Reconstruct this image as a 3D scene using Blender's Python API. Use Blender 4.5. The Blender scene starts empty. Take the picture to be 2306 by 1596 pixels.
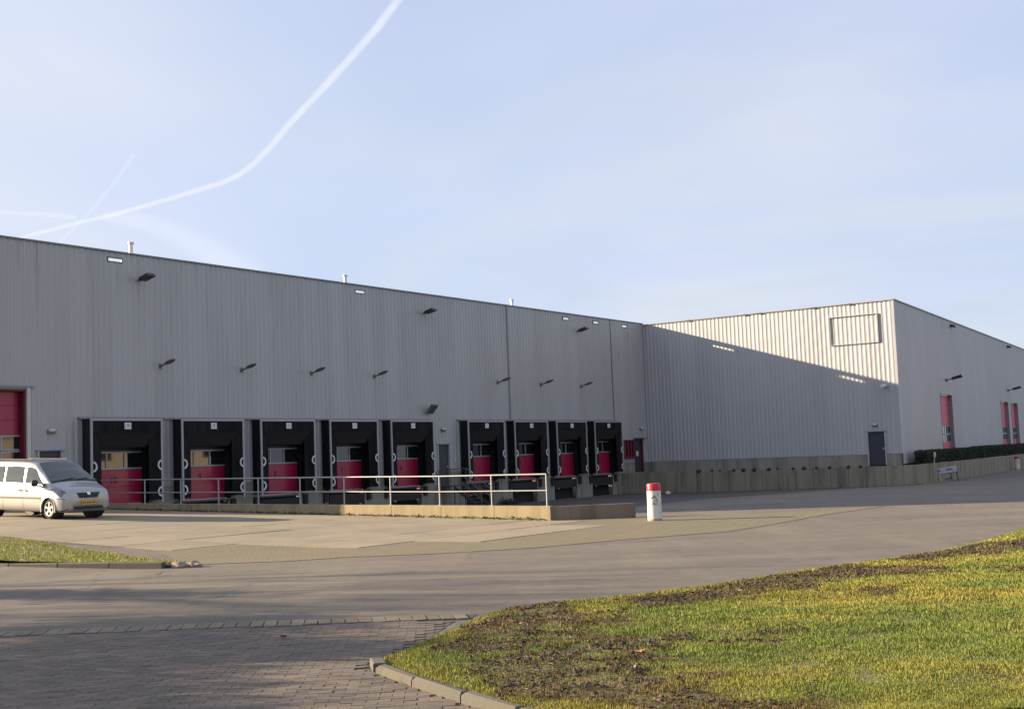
import bpy, bmesh, math, random
import numpy as np
from mathutils import Matrix, Vector, noise as mnoise
random.seed(7); rng = np.random.default_rng(7)
sc = bpy.context.scene; COL = sc.collection
R = math.radians

# ------------------------------------------------------------------ camera
EYE = 1.95
cam_d = bpy.data.cameras.new('camera'); cam = bpy.data.objects.new('camera', cam_d); COL.objects.link(cam)
cam_d.sensor_width = 36; cam_d.lens = 36*2850/2306; cam_d.clip_end = 6000; cam_d.clip_start = .1
cam.matrix_world = Matrix.Translation((0, 0, EYE)) @ Matrix.Rotation(R(90)+math.atan(232.4/2850), 4, 'X') @ Matrix.Rotation(-.0375, 4, 'Z')
sc.camera = cam
sc.render.resolution_x = 1024; sc.render.resolution_y = 708

# ------------------------------------------------------------------ sun and sky
SUN_AZ = Vector((-1, .19, 0)).normalized(); SUN_EL = R(15.6)
sdir = Vector((SUN_AZ.x*math.cos(SUN_EL), SUN_AZ.y*math.cos(SUN_EL), math.sin(SUN_EL)))
sun_d = bpy.data.lights.new('sun', 'SUN'); sun = bpy.data.objects.new('sun', sun_d); COL.objects.link(sun)
sun_d.energy = 5.0; sun_d.angle = R(.53); sun_d.color = (1, .80, .55)
sun.rotation_euler = sdir.to_track_quat('Z', 'Y').to_euler()
sc.view_settings.view_transform = 'Standard'; sc.view_settings.look = 'None'
sc.view_settings.exposure = 1.55; sc.view_settings.gamma = 1; sc.view_settings.use_curve_mapping = False

world = bpy.data.worlds.new('World'); sc.world = world; world.use_nodes = True
nt = world.node_tree; nt.nodes.clear(); L = nt.links.new
def nd(t, **k):
    n = nt.nodes.new(t)
    for a, b in k.items(): setattr(n, a, b)
    return n
def mth(op, a, b=None, c=None, clamp=False):
    n = nd('ShaderNodeMath', operation=op); n.use_clamp = clamp
    for i, v in enumerate((a, b, c)):
        if v is None: continue
        if isinstance(v, (int, float)): n.inputs[i].default_value = v
        else: L(v, n.inputs[i])
    return n.outputs[0]
def vm(op, a, b=None, s=None):
    n = nd('ShaderNodeVectorMath', operation=op)
    for i, v in enumerate((a, b)):
        if v is None: continue
        if isinstance(v, (tuple, Vector)): n.inputs[i].default_value = v
        else: L(v, n.inputs[i])
    if s is not None: L(s, n.inputs['Scale'])
    return n.outputs['Value'] if op in ('DOT_PRODUCT', 'LENGTH') else n.outputs[0]
sky = nd('ShaderNodeTexSky'); sky.sky_type = 'NISHITA'; sky.sun_disc = False
sky.sun_elevation = SUN_EL; sky.sun_rotation = math.atan2(sdir.x, sdir.y)
sky.air_density = 1.0; sky.dust_density = 1.0; sky.ozone_density = 1.0
geo = nd('ShaderNodeTexCoord').outputs['Generated']
sep = nd('ShaderNodeSeparateXYZ'); L(geo, sep.inputs[0])
# thin high cloud: a plane of cirrus seen in perspective
zz = mth('MAXIMUM', sep.outputs[2], .04)
cx = mth('DIVIDE', sep.outputs[0], zz); cy = mth('DIVIDE', sep.outputs[1], zz)
cmb = nd('ShaderNodeCombineXYZ'); L(cx, cmb.inputs[0]); L(cy, cmb.inputs[1])
mp = nd('ShaderNodeMapping'); mp.inputs['Scale'].default_value = (.55, .28, 1); mp.inputs['Rotation'].default_value = (0, 0, R(25)); L(cmb.outputs[0], mp.inputs[0])
nz = nd('ShaderNodeTexNoise'); nz.inputs['Scale'].default_value = 1.0; nz.inputs['Detail'].default_value = 6; nz.inputs['Roughness'].default_value = .5; nz.inputs['Distortion'].default_value = .6
L(mp.outputs[0], nz.inputs[0])
cl = nd('ShaderNodeMapRange'); cl.interpolation_type = 'SMOOTHSTEP'; cl.inputs[1].default_value = .30; cl.inputs[2].default_value = .78
cl.inputs[3].default_value = .70; cl.inputs[4].default_value = .95; L(nz.outputs[0], cl.inputs[0])
# contrails, as great arcs of narrow cloud (gnomonic coordinates about +Y)
yy = mth('MAXIMUM', sep.outputs[1], .05)
gx = mth('DIVIDE', sep.outputs[0], yy); gz = mth('DIVIDE', sep.outputs[2], yy)
gp = nd('ShaderNodeCombineXYZ'); L(gx, gp.inputs[0]); L(gz, gp.inputs[1])
wv = nd('ShaderNodeTexNoise'); wv.inputs['Scale'].default_value = 38; wv.inputs['Detail'].default_value = 8; wv.inputs['Roughness'].default_value = .7; L(gp.outputs[0], wv.inputs[0])
TRAILS = [([(-0.0392, 0.4163), (-0.0803, 0.3751), (-0.099, 0.3511), (-0.1212, 0.3269), (-0.1379, 0.3092), (-0.1544, 0.2923), (-0.1728, 0.2733), (-0.1867, 0.2571), (-0.2002, 0.2438), (-0.2129, 0.2345), (-0.2273, 0.2282), (-0.2524, 0.2215), (-0.281, 0.2139), (-0.3167, 0.2052), (-0.3452, 0.1998), (-0.3844, 0.1909), (-0.4271, 0.1803)], (0.0062, 0.0021), 0.72), ([(-0.4768, 0.2181), (-0.4056, 0.2111), (-0.3736, 0.2084), (-0.3452, 0.2045)], (0.003157894736842105, 0.003157894736842105), 0.38), ([(-0.3202, 0.2043), (-0.2883, 0.1987), (-0.253, 0.1812), (-0.2075, 0.1526)], (0.007017543859649123, 0.021052631578947368), 0.35), ([(-0.3631, 0.18), (-0.3344, 0.2077), (-0.3128, 0.2321), (-0.2983, 0.2533)], (0.002807017543859649, 0.0035087719298245615), 0.22)]
acc = None
for pts, wid, stren in TRAILS:
    best = None
    for i in range(len(pts)-1):
        a = Vector((*pts[i], 0)); b = Vector((*pts[i+1], 0)); ba = b-a
        pa = vm('SUBTRACT', gp.outputs[0], a)
        h = mth('MULTIPLY', vm('DOT_PRODUCT', pa, ba), 1/ba.length_squared, clamp=True)
        dist = vm('LENGTH', vm('SUBTRACT', pa, vm('SCALE', ba, s=h)))
        w0 = wid[0]+(wid[1]-wid[0])*i/(len(pts)-1); w1 = wid[0]+(wid[1]-wid[0])*(i+1)/(len(pts)-1)
        q = mth('DIVIDE', dist, mth('MULTIPLY_ADD', h, w1-w0, w0))
        best = q if best is None else mth('MINIMUM', best, q)
    e = nd('ShaderNodeMapRange'); e.interpolation_type = 'SMOOTHERSTEP'
    e.inputs[1].default_value = 1.0; e.inputs[2].default_value = .05; e.inputs[3].default_value = 0; e.inputs[4].default_value = stren; L(best, e.inputs[0])
    v = mth('MULTIPLY', e.outputs[0], mth('MULTIPLY_ADD', wv.outputs[0], 1.3, .15))
    acc = v if acc is None else mth('ADD', acc, v)
front = mth('GREATER_THAN', sep.outputs[1], .06)
acc = mth('MULTIPLY', acc, front, clamp=True)
# the veil brightens towards the sun, as thin cloud does
sd = nd('ShaderNodeVectorMath', operation='DOT_PRODUCT'); L(geo, sd.inputs[0]); sd.inputs[1].default_value = sdir
glow = nd('ShaderNodeMapRange'); glow.inputs[1].default_value = -.4; glow.inputs[2].default_value = 1; glow.inputs[3].default_value = .95; glow.inputs[4].default_value = 1.0; L(sd.outputs['Value'], glow.inputs[0])
veil = nd('ShaderNodeVectorMath', operation='SCALE'); veil.inputs[0].default_value = (4.1, 4.45, 5.65); L(glow.outputs[0], veil.inputs['Scale'])
n2 = nd('ShaderNodeTexNoise'); n2.inputs['Scale'].default_value = .45; n2.inputs['Detail'].default_value = 3; n2.inputs['Distortion'].default_value = 1.2; L(mp.outputs[0], n2.inputs[0])
r2 = nd('ShaderNodeMapRange'); r2.interpolation_type = 'SMOOTHSTEP'; r2.inputs[1].default_value = .36; r2.inputs[2].default_value = .64; L(n2.outputs[0], r2.inputs[0])
hue = nd('ShaderNodeMix', data_type='RGBA'); L(r2.outputs[0], hue.inputs['Factor']); hue.inputs['A'].default_value = (.93, .965, 1.03, 1); hue.inputs['B'].default_value = (1.10, 1.075, .99, 1)
vt = nd('ShaderNodeMix', data_type='RGBA', blend_type='MULTIPLY'); vt.inputs['Factor'].default_value = 1; L(veil.outputs[0], vt.inputs['A']); L(hue.outputs['Result'], vt.inputs['B'])
m1 = nd('ShaderNodeMix', data_type='RGBA'); L(cl.outputs[0], m1.inputs['Factor']); L(sky.outputs[0], m1.inputs['A']); L(vt.outputs['Result'], m1.inputs['B'])
m2 = nd('ShaderNodeMix', data_type='RGBA'); L(acc, m2.inputs['Factor']); L(m1.outputs['Result'], m2.inputs['A']); m2.inputs['B'].default_value = (5.3, 5.5, 6.3, 1)
bg = nd('ShaderNodeBackground'); bg.inputs[1].default_value = .06; L(m2.outputs['Result'], bg.inputs[0])
wo = nd('ShaderNodeOutputWorld'); L(bg.outputs[0], wo.inputs[0])

# ------------------------------------------------------------------ materials
MATS = {}
def mat(name, col, rough=.7, metal=0, var=.0, vscale=1.0, bump=0, bscale=20, dirt=None, dscale=.5, damt=.5, streak=False, spec=.5,
        objrand=0, tint=False, coat=0, trans=0, emis=None, stops=(.45, .7)):
    m = bpy.data.materials.new(name); m.use_nodes = True; t = m.node_tree; n = t.nodes; l = t.links.new
    p = n['Principled BSDF']; p.inputs['Roughness'].default_value = rough; p.inputs['Metallic'].default_value = metal
    p.inputs['Specular IOR Level'].default_value = spec; p.inputs['Coat Weight'].default_value = coat
    if coat: p.inputs['Coat Roughness'].default_value = .05
    tc = n.new('ShaderNodeTexCoord'); src = tc.outputs['Object']
    g = n.new('ShaderNodeNewGeometry'); pos = g.outputs['Position']
    c = n.new('ShaderNodeRGB'); c.outputs[0].default_value = (*col, 1); cur = c.outputs[0]
    def hsv(fac_socket, amt):
        nonlocal cur
        mr = n.new('ShaderNodeMapRange'); mr.inputs[1].default_value = 0; mr.inputs[2].default_value = 1
        mr.inputs[3].default_value = 1-amt; mr.inputs[4].default_value = 1+amt; l(fac_socket, mr.inputs[0])
        h = n.new('ShaderNodeHueSaturation'); l(mr.outputs[0], h.inputs['Value']); l(cur, h.inputs['Color']); cur = h.outputs[0]
    if tint:
        at = n.new('ShaderNodeAttribute'); at.attribute_name = 'tint'
        mx = n.new('ShaderNodeMix'); mx.data_type = 'RGBA'; mx.blend_type = 'MULTIPLY'; mx.inputs['Factor'].default_value = 1
        l(cur, mx.inputs['A']); l(at.outputs['Color'], mx.inputs['B']); cur = mx.outputs['Result']
    if var:
        no = n.new('ShaderNodeTexNoise'); no.inputs['Scale'].default_value = vscale; no.inputs['Detail'].default_value = 6; no.inputs['Roughness'].default_value = .65
        if streak:
            mpp = n.new('ShaderNodeMapping'); mpp.inputs['Scale'].default_value = (1, 1, .08); l(pos, mpp.inputs[0]); l(mpp.outputs[0], no.inputs[0])
        else: l(pos, no.inputs[0])
        hsv(no.outputs[0], var)
    if objrand:
        oi = n.new('ShaderNodeObjectInfo'); hsv(oi.outputs['Random'], objrand)
    if dirt:
        no = n.new('ShaderNodeTexNoise'); no.inputs['Scale'].default_value = dscale; no.inputs['Detail'].default_value = 8; no.inputs['Roughness'].default_value = .7
        if streak:
            mpp = n.new('ShaderNodeMapping'); mpp.inputs['Scale'].default_value = (1, 1, .12); l(pos, mpp.inputs[0]); l(mpp.outputs[0], no.inputs[0])
        else: l(pos, no.inputs[0])
        cr = n.new('ShaderNodeMapRange'); cr.inputs[1].default_value = stops[0]; cr.inputs[2].default_value = stops[1]; cr.inputs[4].default_value = damt; l(no.outputs[0], cr.inputs[0])
        mx = n.new('ShaderNodeMix'); mx.data_type = 'RGBA'; l(cr.outputs[0], mx.inputs['Factor']); l(cur, mx.inputs['A']); mx.inputs['B'].default_value = (*dirt, 1); cur = mx.outputs['Result']
    l(cur, p.inputs['Base Color'])
    if bump:
        no = n.new('ShaderNodeTexNoise'); no.inputs['Scale'].default_value = bscale; no.inputs['Detail'].default_value = 5; l(pos, no.inputs[0])
        b = n.new('ShaderNodeBump'); b.inputs['Strength'].default_value = 1; b.inputs['Distance'].default_value = bump; l(no.outputs[0], b.inputs['Height']); l(b.outputs[0], p.inputs['Normal'])
    if trans: p.inputs['Transmission Weight'].default_value = trans
    MATS[name] = m; return m
cladding = mat('cladding', (0.39, 0.385, 0.38), .42, .15, var=.05, vscale=.7, dirt=(.27, .26, .245), dscale=.9, damt=.3, streak=True)
cladding_c = mat('cladding_pale', (0.42, 0.413, 0.415), .42, .15, var=.04, vscale=.5, dirt=(.28, .27, .25), dscale=.7, damt=.25, streak=True)
coping_m = mat('coping', (0.16, 0.18, 0.2), .45, .3, var=.1, vscale=2)
coping_pale = mat('coping_pale', (0.24, 0.22, 0.19), .5, .1, var=.2, vscale=2, dirt=(.12, .11, .09), dscale=1.5, damt=.8)
joint_m = mat('joint_cover', (0.24, 0.24, 0.245), .5, .2)
conc = mat('concrete', (0.27, 0.25, 0.205), .9, var=.18, vscale=3, bump=.004, bscale=30, dirt=(.075, .075, .055), dscale=1.1, damt=.75, streak=True)
conc_dark = mat('concrete_mossy', (0.25, 0.225, 0.165), .95, var=.25, vscale=2.5, bump=.006, bscale=25, dirt=(.06, .058, .035), dscale=1.3, damt=.7, streak=True)
conc_warm = mat('concrete_weathered', (0.3, 0.24, 0.145), .93, var=.22, vscale=3, bump=.006, bscale=25, dirt=(.15, .12, .065), dscale=2.2, damt=.7, streak=True)
slab_m = mat('concrete_slab', (0.25, 0.207, 0.14), .92, var=.12, vscale=1.3, bump=.003, bscale=40, dirt=(.17, .145, .105), dscale=.55, damt=.75, objrand=.075)
asphalt = mat('asphalt', (0.134, 0.11, 0.083), .88, var=.10, vscale=.45, bump=.012, bscale=55)
grit = mat('earth', (0.08, 0.07, 0.045), .95, var=.3, vscale=4, bump=.01, bscale=30)
far_m = mat('far_ground', (.10, .11, .05), .95, var=.3, vscale=.05)
brick_m = mat('paving_brick', (0.138, 0.11, 0.088), .9, tint=True, var=.18, vscale=5, bump=.004, bscale=60, dirt=(.075, .072, .045), dscale=1.2, damt=.6)
sett_m = mat('sett', (0.17, 0.142, 0.1), .9, objrand=.16, var=.2, vscale=6, bump=.004, bscale=50)
kerb_m = mat('kerb', (0.085, 0.078, 0.066), .9, objrand=.1, var=.2, vscale=5, bump=.005, bscale=40, dirt=(.10, .085, .05), dscale=3, damt=.7)
stone_m = mat('rubble', (.28, .21, .17), .9, var=.4, vscale=9, bump=.02, bscale=15)
black = mat('black_fabric', (0.008, 0.008, 0.009), .9, spec=.2, dirt=(.035, .034, .033), dscale=1.6, damt=.6, streak=True, var=.3, vscale=2, bump=.01, bscale=4)
black_s = mat('black_fabric_flap', (0.03, 0.028, 0.03), .85, spec=.2, var=.2, vscale=3, bump=.01, bscale=5)
rubber = mat('rubber', (.02, .02, .02), .8, bump=.004, bscale=20)
steel_dk = mat('dark_steel', (.07, .07, .075), .5, .4, var=.3, vscale=5)
alu = mat('grey_frame', (0.36, 0.35, 0.345), .45, .3, var=.1, vscale=3)
white_mk = mat('white_marking', (0.62, 0.62, 0.62), .5, var=.1, vscale=4)
red_m = mat('crimson_paint', (0.32, 0.009, 0.05), .38, var=.07, vscale=.8, coat=.2)
red_c = mat('crimson_paint_faded', (0.52, 0.045, 0.085), .42, var=.08, vscale=.8)
red_dk = mat('maroon_trim', (0.11, 0.006, 0.018), .5)
char_m = mat('charcoal_paint', (.035, .036, .048), .45, var=.1, vscale=2)
glass = mat('dark_glass', (.012, .015, .017), .03, spec=.9)
interior = mat('dark_interior', (.02, .02, .022), .9)
galv = mat('galvanised_steel', (0.33, 0.33, 0.33), .48, .55, var=.15, vscale=6, dirt=(.30, .27, .22), dscale=4, damt=.5)
lamp_blk = mat('lamp_black', (.012, .012, .014), .4)
lamp_gry = mat('lamp_grey', (.14, .145, .135), .4, .2)
lamp_wht = mat('lamp_white', (0.5, 0.49, 0.45), .4)
pipe_m = mat('flue_metal', (0.62, 0.56, 0.5), .4, .5, var=.2, vscale=5)
hedge_m = mat('hedge_leaf', (.022, .032, .012), .65, tint=True)
moss_m = mat('moss', (.035, .04, .02), .95, var=.4, vscale=8)
weed_m = mat('weed_leaf', (0.035, 0.045, 0.014), .8, tint=True)
bol_m = mat('bollard_white', (0.62, 0.6, 0.57), .6, var=.06, vscale=6, dirt=(.40, .34, .26), dscale=5, damt=.45)
bol_red = mat('bollard_red', (0.5, 0.01, 0.025), .45, var=.15, vscale=8)
ink = mat('dark_ink', (.03, .03, .04), .7)
ink_num = mat('number_ink', (.09, .012, .02), .7)
ink_pale = mat('grey_ink', (.30, .30, .30), .7)
paint = mat('van_silver', (0.36, 0.355, 0.345), .34, .8, coat=.8)
vplas = mat('van_black_plastic', (.02, .02, .022), .6)
tyre_m = mat('tyre', (.018, .018, .018), .85, bump=.003, bscale=40)
rim_m = mat('alloy', (.60, .58, .54), .3, .7)
lens_m = mat('headlight_lens', (0.09, 0.1, 0.115), .08, .3, coat=1)
plate_m = mat('plate_yellow', (.72, .36, .02), .5)
chrome = mat('chrome', (.7, .7, .7), .15, 1)
vglass = mat('van_glass', (0.05, 0.06, 0.06), .03, spec=.8)
grass_m = mat('grass_blade', (1, 1, 1), .8, tint=True, spec=.2)
leaf_m = mat('dead_leaf', (1, 1, 1), .8, tint=True)
bark = mat('bark', (.08, .06, .045), .9, bump=.01, bscale=12)
leafg = mat('shrub_leaf', (.06, .07, .02), .7, tint=True)
wall_y = mat('beige_brick', (0.4, 0.36, 0.28), .9, var=.1, vscale=2)

# material details that need their own nodes
def herringbone():
    m = bpy.data.materials.new('olive_block_paving'); m.use_nodes = True; t = m.node_tree; n = t.nodes; l = t.links.new
    p = n['Principled BSDF']; p.inputs['Roughness'].default_value = .92
    g = n.new('ShaderNodeNewGeometry'); mp = n.new('ShaderNodeMapping'); mp.inputs['Rotation'].default_value = (0, 0, R(-28)); l(g.outputs['Position'], mp.inputs[0])
    b = n.new('ShaderNodeTexBrick'); b.inputs['Scale'].default_value = 1.0; b.inputs['Brick Width'].default_value = .42; b.inputs['Row Height'].default_value = .21
    b.inputs['Mortar Size'].default_value = .014; b.inputs['Color1'].default_value = (.185, .15, .088, 1); b.inputs['Color2'].default_value = (.155, .13, .078, 1); b.inputs['Mortar'].default_value = (.065, .062, .03, 1)
    l(mp.outputs[0], b.inputs[0])
    no = n.new('ShaderNodeTexNoise'); no.inputs['Scale'].default_value = .8; no.inputs['Detail'].default_value = 7; l(g.outputs['Position'], no.inputs[0])
    cr = n.new('ShaderNodeMapRange'); cr.inputs[1].default_value = .4; cr.inputs[2].default_value = .7; cr.inputs[4].default_value = .55; l(no.outputs[0], cr.inputs[0])
    mx = n.new('ShaderNodeMix'); mx.data_type = 'RGBA'; l(cr.outputs[0], mx.inputs['Factor']); l(b.outputs[0], mx.inputs['A']); mx.inputs['B'].default_value = (.125, .115, .06, 1)
    l(mx.outputs['Result'], p.inputs['Base Color'])
    bp = n.new('ShaderNodeBump'); bp.inputs['Distance'].default_value = .008; bp.invert = True; l(b.outputs['Fac'], bp.inputs['Height']); l(bp.outputs[0], p.inputs['Normal'])
    return m
blockpav = herringbone()
def sheets(m, w=1.05, top=11.3):
    t = m.node_tree; n = t.nodes; l = t.links.new; p = n['Principled BSDF']; cur = p.inputs['Base Color'].links[0].from_socket
    tc = n.new('ShaderNodeTexCoord'); sp = n.new('ShaderNodeSeparateXYZ'); l(tc.outputs['Object'], sp.inputs[0])
    d = n.new('ShaderNodeMath'); d.operation = 'DIVIDE'; l(sp.outputs[0], d.inputs[0]); d.inputs[1].default_value = w
    f = n.new('ShaderNodeMath'); f.operation = 'FLOOR'; l(d.outputs[0], f.inputs[0])
    wn = n.new('ShaderNodeTexWhiteNoise'); wn.noise_dimensions = '1D'; l(f.outputs[0], wn.inputs['W'])
    mr = n.new('ShaderNodeMapRange'); mr.inputs[3].default_value = .955; mr.inputs[4].default_value = 1.045; l(wn.outputs['Value'], mr.inputs[0])
    h = n.new('ShaderNodeHueSaturation'); l(mr.outputs[0], h.inputs['Value']); l(cur, h.inputs['Color']); cur = h.outputs[0]
    # run-off streaks below the coping
    mp = n.new('ShaderNodeMapping'); mp.inputs['Scale'].default_value = (2.2, 0, .10); l(tc.outputs['Object'], mp.inputs[0])
    no = n.new('ShaderNodeTexNoise'); no.inputs['Scale'].default_value = 1.6; no.inputs['Detail'].default_value = 6; no.inputs['Roughness'].default_value = .75; l(mp.outputs[0], no.inputs[0])
    c1 = n.new('ShaderNodeMapRange'); c1.inputs[1].default_value = .54; c1.inputs[2].default_value = .72; l(no.outputs[0], c1.inputs[0])
    c2 = n.new('ShaderNodeMapRange'); c2.inputs[1].default_value = top-4.5; c2.inputs[2].default_value = top; c2.inputs[3].default_value = .12; c2.inputs[4].default_value = .75; l(sp.outputs[2], c2.inputs[0])
    ml = n.new('ShaderNodeMath'); ml.operation = 'MULTIPLY'; l(c1.outputs[0], ml.inputs[0]); l(c2.outputs[0], ml.inputs[1])
    mx = n.new('ShaderNodeMix'); mx.data_type = 'RGBA'; l(ml.outputs[0], mx.inputs['Factor']); l(cur, mx.inputs['A']); mx.inputs['B'].default_value = (.20, .19, .175, 1); l(mx.outputs['Result'], p.inputs['Base Color'])
sheets(cladding); sheets(cladding_c)
def asphalt_detail(m):
    t = m.node_tree; n = t.nodes; l = t.links.new; p = n['Principled BSDF']; link = p.inputs['Base Color'].links[0]; cur = link.from_socket
    g = n.new('ShaderNodeNewGeometry')
    def patch(scale, rot, lo, hi, amt, col, sx=1, sy=1, det=5):
        nonlocal cur
        mp = n.new('ShaderNodeMapping'); mp.inputs['Rotation'].default_value = (0, 0, R(rot)); mp.inputs['Scale'].default_value = (sx, sy, 1); l(g.outputs['Position'], mp.inputs[0])
        no = n.new('ShaderNodeTexNoise'); no.inputs['Scale'].default_value = scale; no.inputs['Detail'].default_value = det; no.inputs['Roughness'].default_value = .65; l(mp.outputs[0], no.inputs[0])
        cr = n.new('ShaderNodeMapRange'); cr.inputs[1].default_value = lo; cr.inputs[2].default_value = hi; cr.inputs[4].default_value = amt; l(no.outputs[0], cr.inputs[0])
        mx = n.new('ShaderNodeMix'); mx.data_type = 'RGBA'; l(cr.outputs[0], mx.inputs['Factor']); l(cur, mx.inputs['A']); mx.inputs['B'].default_value = (*col, 1); cur = mx.outputs['Result']
    patch(.5, 8, .45, .72, .8, (.072, .064, .055), .25, 1.1)         # tyre-darkened lanes
    patch(.35, -15, .52, .70, .6, (.215, .188, .14), .4, 1.2)        # dusty pale areas
    patch(7, 0, .50, .68, .55, (.085, .078, .07), 1, 1, 6)
    patch(60, 0, .50, .62, .60, (.26, .235, .20), 1, 1, 2)            # chippings
    patch(2.3, 12, .44, .66, .40, (.08, .068, .053), .7, 1.3, 7)      # mottled wear
    patch(.9, 20, .60, .70, .45, (.055, .05, .045), .8, 1.2, 3)       # old oil and patch repairs
    patch(.42, 6, .50, .64, .42, (.20, .17, .12), 1.5, .22, 4)       # pale worn streaks along the wheel tracks
    # sealed cracks
    v = n.new('ShaderNodeTexVoronoi'); v.feature = 'DISTANCE_TO_EDGE'; v.inputs['Scale'].default_value = .11
    wn = n.new('ShaderNodeTexNoise'); wn.inputs['Scale'].default_value = 1.2; l(g.outputs['Position'], wn.inputs[0])
    va = n.new('ShaderNodeMix'); va.data_type = 'VECTOR'; va.inputs['Factor'].default_value = .35; l(g.outputs['Position'], va.inputs['A']); l(wn.outputs['Color'], va.inputs['B']); l(va.outputs['Result'], v.inputs[0])
    cr = n.new('ShaderNodeMapRange'); cr.inputs[1].default_value = .0035; cr.inputs[2].default_value = .0; cr.inputs[4].default_value = .38; l(v.outputs['Distance'], cr.inputs[0])
    mx = n.new('ShaderNodeMix'); mx.data_type = 'RGBA'; l(cr.outputs[0], mx.inputs['Factor']); l(cur, mx.inputs['A']); mx.inputs['B'].default_value = (.06, .055, .05, 1); cur = mx.outputs['Result']
    l(cur, p.inputs['Base Color'])
asphalt_detail(asphalt)

# ------------------------------------------------------------------ helpers
def tag(o, label=None, cat=None, group=None, kind=None):
    if label: o['label'] = label
    if cat: o['category'] = cat
    if group: o['group'] = group
    if kind: o['kind'] = kind
    return o
WM = {}
def thing(name, label, cat, M=None, group=None):
    o = bpy.data.objects.new(name, None); o.empty_display_size = .2; COL.objects.link(o)
    M = M or Matrix.Identity(4); o.matrix_world = M; WM[o.name] = M.copy(); return tag(o, label, cat, group)
def wmat(o): return WM.get(o.name, Matrix.Identity(4)) if o is not None else Matrix.Identity(4)
class MB:
    def __init__(s): s.v = []; s.f = []; s.M = Matrix.Identity(4)
    def add(s, vs, fs):
        b = len(s.v); s.v += [tuple(s.M @ Vector(v)) for v in vs]; s.f += [tuple(b+i for i in f) for f in fs]; return s
    def box(s, x0, x1, y0, y1, z0, z1):
        vs = [(x, y, z) for z in (z0, z1) for y in (y0, y1) for x in (x0, x1)]
        return s.add(vs, [(0, 2, 3, 1), (4, 5, 7, 6), (0, 1, 5, 4), (2, 6, 7, 3), (0, 4, 6, 2), (1, 3, 7, 5)])
    def hexa(s, b, t):
        return s.add(list(b)+list(t), [(3, 2, 1, 0), (4, 5, 6, 7), (0, 1, 5, 4), (1, 2, 6, 5), (2, 3, 7, 6), (3, 0, 4, 7)])
    def tube(s, p, q, r, n=10, r2=None, cap=True):
        p = Vector(p); q = Vector(q); d = (q-p).normalized(); r2 = r if r2 is None else r2
        u = d.orthogonal().normalized(); w = d.cross(u); vs = []
        for c, rr in ((p, r), (q, r2)):
            vs += [tuple(c+u*math.cos(2*math.pi*i/n)*rr+w*math.sin(2*math.pi*i/n)*rr) for i in range(n)]
        fs = [(i, (i+1) % n, n+(i+1) % n, n+i) for i in range(n)]
        if cap: fs += [tuple(range(n-1, -1, -1)), tuple(range(n, 2*n))]
        return s.add(vs, fs)
    def lathe(s, prof, n=24, axis='Z', c=(0, 0, 0)):
        vs = []
        for r, h in prof:
            for i in range(n):
                a = 2*math.pi*i/n; x, y = r*math.cos(a), r*math.sin(a)
                vs.append((c[0]+x, c[1]+y, c[2]+h) if axis == 'Z' else (c[0]+x, c[1]+h, c[2]+y))
        fs = [(j*n+i, j*n+(i+1) % n, (j+1)*n+(i+1) % n, (j+1)*n+i) for j in range(len(prof)-1) for i in range(n)]
        return s.add(vs, fs)
    def grid(s, P):
        r = len(P); c = len(P[0]); vs = [tuple(p) for row in P for p in row]
        return s.add(vs, [(i*c+j, i*c+j+1, (i+1)*c+j+1, (i+1)*c+j) for i in range(r-1) for j in range(c-1)])
    def build(s, name, m, parent=None, M=None, smooth=False, tint=None, autos=None):
        """verts are in frame M (world by default); stored in the parent's space"""
        T = wmat(parent).inverted() @ (M or wmat(parent))
        me = bpy.data.meshes.new(name); me.from_pydata([tuple(T @ Vector(v)) for v in s.v], [], s.f); me.materials.append(m); me.update()
        bm = bmesh.new(); bm.from_mesh(me); bmesh.ops.recalc_face_normals(bm, faces=bm.faces); bm.to_mesh(me); bm.free()
        if smooth:
            me.polygons.foreach_set('use_smooth', [True]*len(me.polygons))
            if autos: me.set_sharp_from_angle(angle=R(autos))
        if tint is not None:
            ca = me.color_attributes.new('tint', 'FLOAT_COLOR', 'CORNER'); k = 0
            for p in me.polygons:
                t = tint[p.index] if isinstance(tint, list) else tint
                for _ in p.loop_indices: ca.data[k].color = (*t, 1); k += 1
        o = bpy.data.objects.new(name, me); COL.objects.link(o)
        if parent is not None: o.parent = parent; WM[o.name] = wmat(parent)
        return o
def copy_thing(root, M, label, group=None):
    """copies a thing and its parts (two levels); meshes are shared"""
    c = root.copy(); COL.objects.link(c); c.matrix_world = M; WM[c.name] = M.copy(); c['label'] = label
    if group: c['group'] = group
    for ch in list(root.children):
        k = ch.copy(); COL.objects.link(k); k.parent = c
        for g in list(ch.children):
            h = g.copy(); COL.objects.link(h); h.parent = k
    return c
def tri_mesh(name, V, F, m, tint=None, parent=None, smooth=False):
    """numpy verts (N,3), triangles (M,3), tint (M,3)"""
    me = bpy.data.meshes.new(name); me.vertices.add(len(V)); me.vertices.foreach_set('co', np.ascontiguousarray(V, dtype=np.float32).ravel())
    k = F.shape[1]; me.loops.add(F.size); me.loops.foreach_set('vertex_index', np.ascontiguousarray(F, dtype=np.int32).ravel())
    me.polygons.add(len(F)); me.polygons.foreach_set('loop_start', np.arange(0, F.size, k, dtype=np.int32))
    me.update(calc_edges=True); me.materials.append(m)
    if tint is not None:
        ca = me.color_attributes.new('tint', 'FLOAT_COLOR', 'CORNER')
        c = np.ones((len(F), k, 4), dtype=np.float32); c[:, :, :3] = tint[:, None, :]; ca.data.foreach_set('color', c.ravel())
    o = bpy.data.objects.new(name, me); COL.objects.link(o)
    if parent is not None: o.parent = parent
    return o
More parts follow.
